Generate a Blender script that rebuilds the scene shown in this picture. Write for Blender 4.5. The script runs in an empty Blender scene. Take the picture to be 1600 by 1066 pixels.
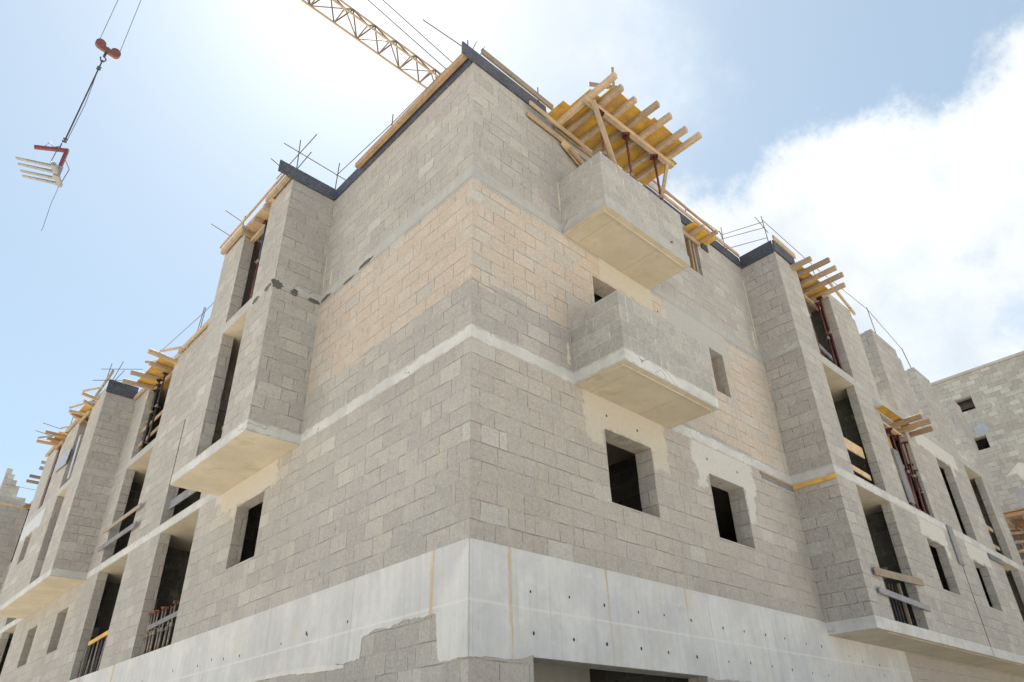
import bpy, math, random
from mathutils import Vector, Matrix
random.seed(7)
R_=math.radians
C=bpy.context.scene.collection
scn=bpy.context.scene

# ---------------------------------------------------------------- camera
cam_d=bpy.data.cameras.new('camera'); cam=bpy.data.objects.new('camera',cam_d); C.objects.link(cam); scn.camera=cam
cam_d.sensor_width=36; cam_d.lens=24.535; cam_d.shift_x=-0.00663; cam_d.shift_y=0.02156
cam_d.clip_start=.05; cam_d.clip_end=4000
rx=Vector((0.7249644,-0.68823301,-0.02760342)); up=Vector((-0.33237727,-0.38465485,0.86114226)); fw=Vector((0.60328432,0.61512273,0.50761408))
m=Matrix((rx,up,-fw)).transposed().to_4x4(); m.translation=Vector((-5.1152,-6.1213,-2.3469)); cam.matrix_world=m

# ---------------------------------------------------------------- light, sky, exposure
SUN_AZ,SUN_EL=64.0,62.0
SKY_STR=0.0535; SUN_STR=5.0; EXPO=1.69
CLOUD=6.7
scn.view_settings.view_transform='Standard'; scn.view_settings.look='None'; scn.view_settings.gamma=1
scn.view_settings.exposure=EXPO
sd=bpy.data.lights.new('sun','SUN'); sd.energy=SUN_STR; sd.angle=R_(.53); sd.color=(1,.95,.87)
sun=bpy.data.objects.new('sun',sd); C.objects.link(sun)
sv=Vector((math.cos(R_(SUN_EL))*math.cos(R_(SUN_AZ)),math.cos(R_(SUN_EL))*math.sin(R_(SUN_AZ)),math.sin(R_(SUN_EL))))
sun.rotation_euler=sv.to_track_quat('Z','Y').to_euler(); sun.location=sv*100

class G:
    "small node-graph writer"
    def __init__(s,nt): s.nt=nt; s.n=nt.nodes; s.l=nt.links
    def put(s,sock,v):
        if isinstance(v,bpy.types.NodeSocket): s.l.new(v,sock)
        elif v is not None:
            if isinstance(v,(tuple,list)) and len(v)==3 and sock.type=='RGBA': v=(*v,1)
            sock.default_value=v
    def m(s,op,a=None,b=None,c=None,clamp=False):
        n=s.n.new('ShaderNodeMath'); n.operation=op; n.use_clamp=clamp
        for i,v in enumerate((a,b,c)):
            if v is not None: s.put(n.inputs[i],v)
        return n.outputs[0]
    def vm(s,op,a,b=None):
        n=s.n.new('ShaderNodeVectorMath'); n.operation=op; s.put(n.inputs[0],a)
        if b is not None: s.put(n.inputs[3] if op=='SCALE' else n.inputs[1],b)
        return n.outputs['Value'] if op in('DOT_PRODUCT','LENGTH') else n.outputs[0]
    def mix(s,f,a,b,mode='MIX'):
        n=s.n.new('ShaderNodeMix'); n.data_type='RGBA'; n.blend_type=mode
        s.put(n.inputs[0],f); s.put(n.inputs[6],a); s.put(n.inputs[7],b); return n.outputs[2]
    def noise(s,v,sc,det=3,rough=.55,col=False):
        n=s.n.new('ShaderNodeTexNoise'); s.put(n.inputs['Vector'],v); n.inputs['Scale'].default_value=sc
        n.inputs['Detail'].default_value=det; n.inputs['Roughness'].default_value=rough
        return n.outputs['Color' if col else 'Fac']
    def white(s,v,col=False):
        n=s.n.new('ShaderNodeTexWhiteNoise'); n.noise_dimensions='3D'; s.put(n.inputs[0],v); return n.outputs['Color' if col else 'Value']
    def ss(s,v,a,b,o0=0,o1=1):
        n=s.n.new('ShaderNodeMapRange'); n.interpolation_type='SMOOTHSTEP'
        s.put(n.inputs[0],v)
        for i,x in zip((1,2,3,4),(a,b,o0,o1)): s.put(n.inputs[i],x)
        return n.outputs[0]
    def ramp(s,f,st,const=False):
        n=s.n.new('ShaderNodeValToRGB'); s.put(n.inputs[0],f); cr=n.color_ramp
        if const: cr.interpolation='CONSTANT'
        while len(cr.elements)<len(st): cr.elements.new(.5)
        for e,(p,c) in zip(cr.elements,st): e.position=p; e.color=(*c,1)
        return n.outputs[0]
    def xyz(s,x,y,z):
        n=s.n.new('ShaderNodeCombineXYZ'); s.put(n.inputs[0],x); s.put(n.inputs[1],y); s.put(n.inputs[2],z); return n.outputs[0]
    def sep(s,v):
        n=s.n.new('ShaderNodeSeparateXYZ'); s.put(n.inputs[0],v); return n.outputs

w=bpy.data.worlds.new('World'); scn.world=w; w.use_nodes=True
g=G(w.node_tree); w.node_tree.nodes.clear()
sky=g.n.new('ShaderNodeTexSky'); sky.sky_type='NISHITA'; sky.sun_disc=False
sky.sun_elevation=R_(SUN_EL); sky.sun_rotation=R_(90-SUN_AZ); sky.air_density=1.0; sky.dust_density=.8; sky.ozone_density=.7
tc=g.n.new('ShaderNodeTexCoord'); D=g.vm('NORMALIZE',tc.outputs['Generated'])
def dirv(az,el): return (math.cos(R_(el))*math.cos(R_(az)),math.cos(R_(el))*math.sin(R_(az)),math.sin(R_(el)))
# cumulus bank on the right: a soft ellipse on the sky dome broken up by noise
def lobe(az,el,ra,re,rot=0):
    c=Vector(dirv(az,el)); a=Vector((-math.sin(R_(az)),math.cos(R_(az)),0)); b=c.cross(a)*1.0
    a2=a*math.cos(R_(rot))+b*math.sin(R_(rot)); b2=-a*math.sin(R_(rot))+b*math.cos(R_(rot))
    p=g.m('DIVIDE',g.vm('DOT_PRODUCT',D,tuple(a2)),math.tan(R_(ra))); q=g.m('DIVIDE',g.vm('DOT_PRODUCT',D,tuple(b2)),math.tan(R_(re)))
    r=g.m('SQRT',g.m('ADD',g.m('MULTIPLY',p,p),g.m('MULTIPLY',q,q)))
    front=g.m('GREATER_THAN',g.vm('DOT_PRODUCT',D,tuple(c)),0.0)
    return g.m('MULTIPLY',g.m('SUBTRACT',1.15,r),front)
n1=g.noise(D,3.2,7,.62); n2=g.noise(D,10,9,.66); n3=g.noise(D,1.4,3,.5)
nn=g.m('ADD',g.m('MULTIPLY',g.m('SUBTRACT',n1,.5),1.9),g.m('MULTIPLY',g.m('SUBTRACT',n2,.5),1.5))
field=g.m('ADD',g.m('MULTIPLY',g.m('SUBTRACT',.684,g.sep(D)[2]),13.0),nn)
inn=g.ss(g.m('ADD',g.noise(D,5.5,8,.65),g.m('MULTIPLY',g.m('SUBTRACT',.60,g.sep(D)[2]),-.8)),.34,.56,.76,1.0)
cum=g.m('MULTIPLY',g.m('MULTIPLY',g.ss(field,-.05,.42),inn),g.ss(g.vm('DOT_PRODUCT',D,dirv(10,0)),.52,.64))
hole=g.m('MAXIMUM',lobe(2,26.5,7,4.2,-20),lobe(5,31,4,2.5,0))
cum=g.m('MULTIPLY',cum,g.m('SUBTRACT',1,g.m('MULTIPLY',g.ss(g.m('ADD',hole,g.m('MULTIPLY',nn,1.7)),.25,1.2),.55)))
wisp=g.ss(g.m('ADD',lobe(37,53,13,9,30),g.m('MULTIPLY',nn,.7)),.1,1.1)
wisp=g.m('MULTIPLY',wisp,.6)
clouds=g.m('MAXIMUM',cum,wisp)
shade=g.ss(g.noise(D,4.5,6,.62),.35,.65,.84,1.04)
ccol=g.mix(1.0,(.93*CLOUD,.965*CLOUD,1.0*CLOUD),g.xyz(shade,shade,shade),'MULTIPLY')
skyc=g.mix(g.ss(g.sep(D)[2],-.02,.02),(2.2,2.1,1.9),sky.outputs[0])
skyc=g.mix(1.0,skyc,(.99,1.04,.985),'MULTIPLY')
skyc=g.mix(.42,skyc,(3.95,4.85,5.35))
skyc=g.mix(g.m('MULTIPLY',clouds,.94),skyc,ccol)
bg=g.n.new('ShaderNodeBackground'); g.put(bg.inputs[0],skyc); bg.inputs[1].default_value=SKY_STR
wo=g.n.new('ShaderNodeOutputWorld'); g.l.new(bg.outputs[0],wo.inputs[0])

# ---------------------------------------------------------------- materials
def mat(name,rough=.85):
    M=bpy.data.materials.new(name); M.use_nodes=True; nt=M.node_tree
    b=nt.nodes['Principled BSDF']; b.inputs['Roughness'].default_value=rough
    return M,G(nt),b
def bump(g,b,h,st,dist=.01):
    n=g.n.new('ShaderNodeBump'); n.inputs['Strength'].default_value=st; n.inputs['Distance'].default_value=dist
    g.put(n.inputs['Height'],h); g.l.new(n.outputs[0],b.inputs['Normal'])
def wpos(g):
    n=g.n.new('ShaderNodeNewGeometry'); return n.outputs['Position'],n.outputs['True Normal']
def scale_col(g,c,f): return g.mix(1.0,c,g.xyz(f,f,f),'MULTIPLY')

def block_mat(name,ramp1,ramp2=None,pink=None,stain=0.0,rowh=.2545,bw=.46,warm_below=False,mortar=(.40,.385,.35),jd=.62,patches=(),mfill=(.05,.40)):
    M,g,b=mat(name,.93); P,N=wpos(g)
    wob=g.noise(P,1.3,2,.5,True); wob2=g.noise(P,9,2,.5,True)
    P2=g.vm('ADD',P,g.vm('SCALE',g.vm('SUBTRACT',wob,(.5,.5,.5)),.035)); P2=g.vm('ADD',P2,g.vm('SCALE',g.vm('SUBTRACT',wob2,(.5,.5,.5)),.012))
    x,y,z=g.sep(P2); nx=g.m('ABSOLUTE',g.sep(N)[0]); isx=g.m('GREATER_THAN',nx,.5)
    u=g.m('ADD',g.m('MULTIPLY',y,isx),g.m('MULTIPLY',x,g.m('SUBTRACT',1,isx)))
    zr=g.sep(P)[2]
    z0=g.m('ADD',g.m('MULTIPLY',g.m('GREATER_THAN',zr,2.9),3.0),g.m('MULTIPLY',g.m('GREATER_THAN',zr,5.93),3.05))
    v=g.m('DIVIDE',g.m('SUBTRACT',z,z0),rowh); row=g.m('FLOOR',v); fv=g.m('FRACT',v)
    rid=g.xyz(row,g.m('MULTIPLY',z0,3.7),g.m('MULTIPLY',isx,5.0))
    rw=g.white(rid)
    off=g.m('ADD',g.m('MULTIPLY',g.m('FLOORED_MODULO',row,2.0),.5),g.m('MULTIPLY',rw,.22))
    cu=g.m('ADD',g.m('DIVIDE',u,bw),off); col=g.m('FLOOR',cu); fu=g.m('FRACT',cu)
    # some blocks are cut in two, as masons do
    cid=g.vm('ADD',rid,g.xyz(g.m('MULTIPLY',col,1.37),g.m('MULTIPLY',col,.77),col))
    cw=g.white(g.vm('ADD',cid,(9.1,3.3,1.7)),True); cwx,cwy,cwz=g.sep(cw)
    cut=g.m('GREATER_THAN',cwx,.86); cpos=g.m('ADD',.3,g.m('MULTIPLY',cwy,.4))
    half=g.m('MULTIPLY',cut,g.m('GREATER_THAN',fu,cpos))
    bid=g.vm('ADD',cid,g.xyz(g.m('MULTIPLY',half,.37),0,0))
    wh=g.white(bid,True); r1,r2,r3=g.sep(wh)
    du=g.m('MULTIPLY',g.m('MINIMUM',fu,g.m('SUBTRACT',1,fu)),bw)
    ducut=g.m('ADD',g.m('MULTIPLY',g.m('ABSOLUTE',g.m('SUBTRACT',fu,cpos)),bw),g.m('MULTIPLY',g.m('SUBTRACT',1,cut),9.0))
    du=g.m('MINIMUM',du,ducut)
    dv=g.m('MULTIPLY',g.m('MINIMUM',fv,g.m('SUBTRACT',1,fv)),rowh)
    mid=g.noise(P,2.2,3,.6); mid2=g.noise(P,5.5,3,.6); lo=g.noise(P,.45,3,.5)
    jh=g.m('MULTIPLY',g.ss(dv,.0035,.009,1,0),g.ss(mid,.42,.60,.15,1)); jv=g.m('MULTIPLY',g.ss(du,.003,.008,1,0),g.ss(mid2,.42,.58,.14,1))
    dark=g.m('MAXIMUM',jh,jv)
    jm=g.m('MAXIMUM',g.ss(dv,.004,.013,1,0),g.ss(du,.004,.013,1,0))
    base=g.ramp(r1,ramp1)
    if ramp2:
        zst=g.m('SUBTRACT',pink[0],g.m('MULTIPLY',g.m('MULTIPLY',g.ss(u,3.5,5.5),g.m('SUBTRACT',1,isx)),.75))
        zone=g.m('MULTIPLY',g.ss(g.m('SUBTRACT',zr,zst),0,.45),g.ss(zr,pink[1]-.02,pink[1],1,0))
        f=g.m('GREATER_THAN',g.m('ADD',zone,g.m('ADD',g.m('MULTIPLY',g.m('SUBTRACT',r2,.5),.5),g.m('MULTIPLY',g.m('SUBTRACT',lo,.5),.9))),.62)
        base=g.mix(f,base,g.ramp(r3,ramp2))
        warm=g.m('MULTIPLY',g.ss(zr,2.7,2.95,1,0),g.m('SUBTRACT',1,isx))
        base=g.mix(g.m('MULTIPLY',warm,.5),base,g.ramp(r3,[(0,(.392,.345,.300)),(.5,(.415,.366,.320)),(1,(.380,.346,.314))]))
    # an occasional odd pale block
    base=g.mix(g.m('MULTIPLY',g.m('GREATER_THAN',g.sep(cw)[2],.965),.6),base,(.47,.455,.425))
    gr=g.noise(P,30,6,.82); gr2=g.noise(P,13,4,.65); pits=g.ss(g.noise(P,48,3,.7),.57,.68)
    f=g.m('ADD',g.m('MULTIPLY',gr,1.25),g.m('ADD',g.m('MULTIPLY',gr2,.42),.165))
    f=g.m('MULTIPLY',f,g.ss(lo,.3,.7,.95,1.05)); f=g.m('MULTIPLY',f,g.ss(mid,.3,.7,.96,1.04)); f=g.m('SUBTRACT',f,g.m('MULTIPLY',pits,.20))
    sc_=g.ss(g.noise(g.vm('MULTIPLY',P,(1.6,1.6,.35)),11,4,.7),.56,.68); f=g.m('SUBTRACT',f,g.m('MULTIPLY',sc_,.10))
    colr=scale_col(g,base,f)
    colr=g.mix(g.m('MULTIPLY',jm,g.ss(mid,.35,.6,*mfill)),colr,mortar)
    # mortar smeared over the face in ragged patches, vertical runs
    sm=g.ss(g.noise(g.vm('MULTIPLY',P,(1,1,.55)),2.6,7,.72),.57,.70)
    colr=g.mix(g.m('MULTIPLY',sm,.42),colr,(.47,.445,.405))
    dk=g.ss(g.noise(g.vm('ADD',g.vm('MULTIPLY',P,(1.2,1.2,.8)),(11,5,2)),1.6,6,.7),.56,.72); colr=g.mix(g.m('MULTIPLY',dk,.30),colr,(.25,.235,.215))
    if stain>0:
        st=g.ss(g.noise(g.vm('MULTIPLY',P,(2.2,2.2,.5)),1.2,5,.65),.60,.72)
        colr=g.mix(g.m('MULTIPLY',st,stain),colr,(.47,.42,.30))
    colr=g.mix(g.m('MULTIPLY',dark,jd),colr,(.09,.085,.075))
    pm=None
    ragn=g.m('ADD',g.m('MULTIPLY',g.m('SUBTRACT',g.noise(P,3.2,6,.68),.5),.55),g.m('MULTIPLY',g.m('SUBTRACT',g.noise(P,22,3,.6),.5),.08))
    PC=[(.485,.45,.385),(.53,.515,.48),(.40,.395,.385),(.50,.52,.57)]
    for (ax,ua,ub,za,zb,ci) in patches:
        sd=g.m('MAXIMUM',g.m('SUBTRACT',g.m('ABSOLUTE',g.m('SUBTRACT',u,(ua+ub)/2)),(ub-ua)/2),g.m('SUBTRACT',g.m('ABSOLUTE',g.m('SUBTRACT',zr,(za+zb)/2)),(zb-za)/2))
        k=g.m('MULTIPLY',g.ss(g.m('ADD',sd,ragn),-.025,.03,1,0),isx if ax else g.m('SUBTRACT',1,isx))
        pc=scale_col(g,PC[ci],g.m('ADD',g.m('MULTIPLY',gr2,.30),g.m('ADD',g.m('MULTIPLY',gr,.22),.74)))
        colr=g.mix(g.m('MULTIPLY',k,.90),colr,pc)
        pm=k if pm is None else g.m('MAXIMUM',pm,k)
    if pm is not None:
        inv=g.m('SUBTRACT',1,pm); jh=g.m('MULTIPLY',jh,inv); jv=g.m('MULTIPLY',jv,inv)
    g.put(b.inputs['Base Color'],colr)
    h=g.m('ADD',g.m('MULTIPLY',g.m('MAXIMUM',jh,g.m('MULTIPLY',jv,1)),-1.2),g.m('ADD',g.m('MULTIPLY',gr,.9),g.m('ADD',g.m('MULTIPLY',r2,.35),g.m('MULTIPLY',gr2,.6))))
    bump(g,b,h,.75,.012)
    return M
GREY=[(0,(.340,.320,.300)),(.2,(.375,.352,.328)),(.45,(.358,.340,.322)),(.7,(.384,.361,.337)),(1,(.415,.389,.358))]
PINK=[(0,(.458,.384,.318)),(.3,(.478,.404,.338)),(.6,(.466,.396,.335)),(.85,(.470,.418,.362)),(1,(.425,.392,.355))]
PB=[(0,2.25,4.33,2.24,2.9,0),(0,2.25,2.62,1.95,2.5,0),(0,3.95,4.3,1.9,2.5,0),(0,5.12,7.22,2.16,2.9,1),(0,5.2,5.5,1.9,2.4,1),(0,6.8,7.05,1.55,2.4,1),
    (1,5.45,7.85,2.30,2.9,0),(1,7.02,7.3,2.1,2.5,0),(0,3.0,4.6,5.3,5.9,0),(0,4.0,4.4,4.3,5.5,0),(0,5.0,7.2,4.95,5.9,2)]
PG_=[(0,13.3,15.0,2.32,2.9,1),(0,14.72,14.95,2.0,2.5,1),(0,16.6,18.6,2.32,2.9,1),(0,15.4,18.8,5.30,5.9,1),(0,18.05,18.3,5.0,5.5,1),(1,17.95,19.5,2.28,2.9,0),(1,21.0,23.0,2.28,2.9,0),(1,21.0,23.9,5.25,5.9,3)]
M_block=block_mat('block_masonry',GREY,PINK,(3.5,5.72),stain=.35,patches=PB,jd=.46)
M_grey=block_mat('grey_block_masonry',GREY,stain=.14,jd=.66,patches=PG_)
M_para=block_mat('parapet_block_masonry',[(0,(.335,.325,.305)),(.5,(.365,.352,.33)),(1,(.40,.385,.36))],jd=.30,mortar=(.60,.57,.50),mfill=(.15,.95))
M_far=block_mat('rough_block_masonry',[(0,(.33,.315,.285)),(.4,(.38,.365,.33)),(.8,(.42,.405,.37)),(1,(.49,.475,.435))],rowh=.205,bw=.36,jd=.5)
M_in=block_mat('darkened_interior_block_masonry',[(0,(.085,.082,.077)),(1,(.12,.115,.105))],jd=.6)  # darker block colour stands in for the shade inside the rooms

def conc_mat(name,col,col2,seam=None,seamh=None,stain=0,tie=None,streak=.3,ties=False,rust=None,spots=.3,squig=False,dirt=False,edge=(),ew=.045):
    M,g,b=mat(name,.8); P,N=wpos(g)
    x,y,z=g.sep(P); isx=g.m('GREATER_THAN',g.m('ABSOLUTE',g.sep(N)[0]),.5)
    u=g.m('ADD',g.m('MULTIPLY',y,isx),g.m('MULTIPLY',x,g.m('SUBTRACT',1,isx)))
    a=g.noise(P,1.1,5,.6); a2=g.noise(P,7,5,.65); a3=g.noise(P,40,3,.6)
    st=g.noise(g.vm('MULTIPLY',P,(9,9,.5)),1,4,.6)
    c=g.mix(g.ss(a,.35,.65),col,col2)
    f=g.m('ADD',g.m('MULTIPLY',a2,.22),g.m('ADD',g.m('MULTIPLY',a3,.10),g.m('ADD',g.m('MULTIPLY',st,streak),.84-streak/2)))
    if seam:
        pid=g.m('FLOOR',g.m('DIVIDE',u,seam)); pw=g.white(g.xyz(pid,isx,3.0)); f=g.m('MULTIPLY',f,g.m('ADD',.96,g.m('MULTIPLY',pw,.08)))
    c=scale_col(g,c,f)
    if seam:
        fu=g.m('FRACT',g.m('DIVIDE',g.m('ADD',u,g.m('MULTIPLY',g.m('SUBTRACT',a2,.5),.03)),seam)); d=g.m('MULTIPLY',g.m('MINIMUM',fu,g.m('SUBTRACT',1,fu)),seam)
        c=g.mix(g.m('MULTIPLY',g.ss(d,.003,.010,1,0),.5),c,(.22,.20,.17))
    if seamh:
        for zz in seamh:
            d=g.m('ABSOLUTE',g.m('SUBTRACT',g.m('ADD',z,g.m('MULTIPLY',g.m('SUBTRACT',a2,.5),.03)),zz))
            c=g.mix(g.m('MULTIPLY',g.ss(d,.006,.022,1,0),.55),c,(.66,.64,.60))
    if stain:
        s=g.ss(g.noise(P,2.1,6,.68),.56,.70); c=g.mix(g.m('MULTIPLY',s,stain),c,(.36,.27,.165))
    pit=g.ss(g.noise(P,24,3,.6),.68,.76); c=g.mix(g.m('MULTIPLY',pit,spots),c,(.2,.19,.17))
    for (z0,z1) in edge:
        d=g.m('MINIMUM',g.m('SUBTRACT',z,z0),g.m('SUBTRACT',z1,z)); k=g.ss(g.m('ADD',d,g.m('MULTIPLY',g.m('SUBTRACT',g.noise(P,4.5,6,.7),.62),ew*5)),-.008,.008,1,0)
        k=g.m('MULTIPLY',k,g.m('MULTIPLY',g.m('GREATER_THAN',z,z0-.01),g.m('LESS_THAN',z,z1+.01)))
        c=g.mix(g.m('MULTIPLY',k,.8),c,scale_col(g,(.365,.35,.32),g.m('ADD',g.m('MULTIPLY',a3,.5),.75)))
    if dirt:
        k=g.ss(g.noise(g.vm('MULTIPLY',P,(3.5,3.5,.22)),2.2,5,.7),.54,.70); c=g.mix(g.m('MULTIPLY',k,.45),c,(.40,.39,.37))
        k=g.ss(g.noise(P,2.7,7,.75),.55,.68); c=g.mix(g.m('MULTIPLY',k,.5),c,(.62,.615,.60))
        k=g.ss(g.noise(P,5.0,6,.8),.61,.70); c=g.mix(g.m('MULTIPLY',k,.5),c,(.36,.355,.34))
        k=g.ss(g.noise(g.vm('ADD',P,(7,3,1)),1.5,5,.7),.54,.66); c=g.mix(g.m('MULTIPLY',k,.28),c,(.53,.47,.37))
    if squig:
        n_=g.noise(P,1.9,2,.5); k=g.m('MULTIPLY',g.ss(g.m('ABSOLUTE',g.m('SUBTRACT',n_,.5)),.002,.010,1,0),g.ss(g.noise(P,1.1,2,.5),.56,.60)); c=g.mix(g.m('MULTIPLY',k,.7),c,(.12,.11,.11))
        s=g.ss(g.noise(g.vm('MULTIPLY',P,(1,1,2.5)),3.2,6,.7),.55,.66); c=g.mix(g.m('MULTIPLY',s,.5),c,(.36,.35,.32))
    if rust:
        for (ax,uu,wd,ztop) in rust:
            d=g.m('ABSOLUTE',g.m('SUBTRACT',g.m('ADD',u,g.m('MULTIPLY',g.m('SUBTRACT',g.noise(g.vm('MULTIPLY',P,(1,1,3)),3,3),.5),.05)),uu))
            k=g.m('MULTIPLY',g.ss(d,wd*.4,wd,1,0),isx if ax else g.m('SUBTRACT',1,isx))
            k=g.m('MULTIPLY',k,g.ss(g.noise(g.vm('MULTIPLY',P,(12,12,1.5)),1,5,.75),.36,.58,.15,.85)); k=g.m('MULTIPLY',k,g.ss(z,ztop[0],ztop[1]))
            c=g.mix(k,c,(.47,.345,.18))
    g.put(b.inputs['Base Color'],c)
    bump(g,b,g.m('ADD',g.m('MULTIPLY',a2,.6),g.m('ADD',g.m('MULTIPLY',a3,.3),g.m('MULTIPLY',pit,-.8))),.35,.008)
    return M
M_beam=conc_mat('formed_concrete',(.478,.476,.488),(.570,.564,.560),seam=2.42,seamh=(-.66,),streak=.26,dirt=True,rust=[(1,.68,.05,(-3,-1.5)),(0,.625,.04,(-3,-1.2)),(0,2.41,.03,(-.9,-.2)),(0,4.25,.03,(-.6,-.05)),(1,12.3,.12,(-.9,-.1)),(1,14.9,.2,(-.9,-.1))])
M_band=conc_mat('slab_edge_concrete',(.44,.435,.425),(.55,.545,.53),streak=.18,stain=.25,spots=.55,squig=True,edge=((2.77,3.0),))
M_band3=conc_mat('upper_slab_edge_concrete',(.335,.335,.335),(.42,.415,.40),streak=.3,stain=.45,spots=.6,squig=True,edge=((5.80,6.05),),ew=.10)
M_soffit=conc_mat('slab_soffit_concrete',(.49,.435,.335),(.56,.505,.40),seam=1.22,streak=.10,stain=.42,spots=.5)
M_plaster=conc_mat('lintel_concrete',(.52,.505,.47),(.60,.585,.55),streak=.22,stain=.15,spots=.4)
M_creampl=conc_mat('cream_lintel_concrete',(.49,.445,.365),(.56,.515,.43),streak=.22,stain=.2,spots=.4,squig=False)
M_darkconc=conc_mat('interior_concrete',(.2,.19,.17),(.24,.23,.2))

def wood_mat(name,c1,c2,c3,gsc=1.0):
    M,g,b=mat(name,.7)
    tc=g.n.new('ShaderNodeTexCoord'); P=tc.outputs['Object']; oi=g.n.new('ShaderNodeObjectInfo')
    rnd=oi.outputs['Random']; P=g.vm('ADD',P,g.xyz(g.m('MULTIPLY',rnd,31.0),g.m('MULTIPLY',rnd,17.0),0))
    a=g.noise(P,14*gsc,4,.6); st=g.noise(g.vm('MULTIPLY',P,(3,3,26)),2,4,.6); lo=g.noise(P,2.5,4,.6)
    c=g.mix(g.ss(lo,.35,.65),c1,c2); c=g.mix(g.ss(a,.50,.70,0,.7),c,c3)
    f=g.m('ADD',g.m('MULTIPLY',st,.45),g.m('ADD',.54,g.m('MULTIPLY',rnd,.46))); c=scale_col(g,c,f)
    g.put(b.inputs['Base Color'],c); bump(g,b,g.m('ADD',st,a),.4,.004); return M
M_wood=wood_mat('raw_timber',(.44,.325,.21),(.36,.275,.19),(.24,.20,.16))
M_oldwood=wood_mat('weathered_timber',(.30,.235,.17),(.25,.21,.17),(.14,.11,.09))
M_orange=wood_mat('orange_timber',(.40,.265,.15),(.33,.22,.13),(.21,.15,.10))
M_ply=wood_mat('yellow_formwork_board',(.60,.37,.045),(.44,.26,.08),(.33,.21,.11),.5)
M_plyend=wood_mat('plywood',(.55,.40,.24),(.46,.32,.18),(.33,.22,.12),.5)
M_navy=wood_mat('dark_film_faced_board',(.036,.041,.062),(.055,.06,.078),(.17,.165,.17),2.2)
M_greyb=wood_mat('grey_board',(.24,.235,.25),(.19,.185,.20),(.10,.10,.11))
M_tarp=wood_mat('pale_sheet',(.42,.45,.54),(.36,.39,.48),(.5,.5,.52),.6)
def metal_mat(name,c1,c2,rough=.6,metal=.3):
    M,g,b=mat(name,rough); b.inputs['Metallic'].default_value=metal
    tc=g.n.new('ShaderNodeTexCoord'); a=g.noise(tc.outputs['Object'],12,4,.65)
    g.put(b.inputs['Base Color'],g.mix(g.ss(a,.4,.65),c1,c2)); return M
M_prop=metal_mat('red_oxide_steel',(.085,.018,.022),(.14,.04,.03),.55,.1)
M_propb=metal_mat('blue_painted_steel',(.02,.05,.13),(.03,.04,.07),.5,.1)
M_darkst=metal_mat('dark_grimy_steel',(.035,.033,.033),(.07,.06,.055),.6,.3)
M_galv=metal_mat('galvanised_steel',(.20,.17,.14),(.30,.25,.21),.6,.2)
M_rust=metal_mat('rusty_steel',(.30,.10,.025),(.16,.06,.03),.8,.1)
M_rebar=metal_mat('reinforcing_steel',(.10,.075,.065),(.15,.10,.08),.7,.3)
M_crane=metal_mat('yellow_crane_paint',(.30,.225,.13),(.24,.18,.11),.5,.1)
M_craned=metal_mat('brown_crane_paint',(.13,.08,.055),(.17,.10,.065),.6,.1)
M_hook=metal_mat('red_crane_paint',(.17,.06,.04),(.12,.045,.035),.55,.1)
M_maroon=metal_mat('maroon_painted_steel',(.17,.035,.045),(.12,.03,.035),.55,.1)
M_tine=metal_mat('bare_grey_steel',(.28,.27,.26),(.20,.19,.18),.5,.3)
M_cable=metal_mat('wire_rope',(.10,.10,.11),(.15,.15,.15),.5,.4)
M_void,gv,bv=mat('tie_hole_shadow',.9); bv.inputs['Base Color'].default_value=(.035,.03,.028,1)

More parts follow.
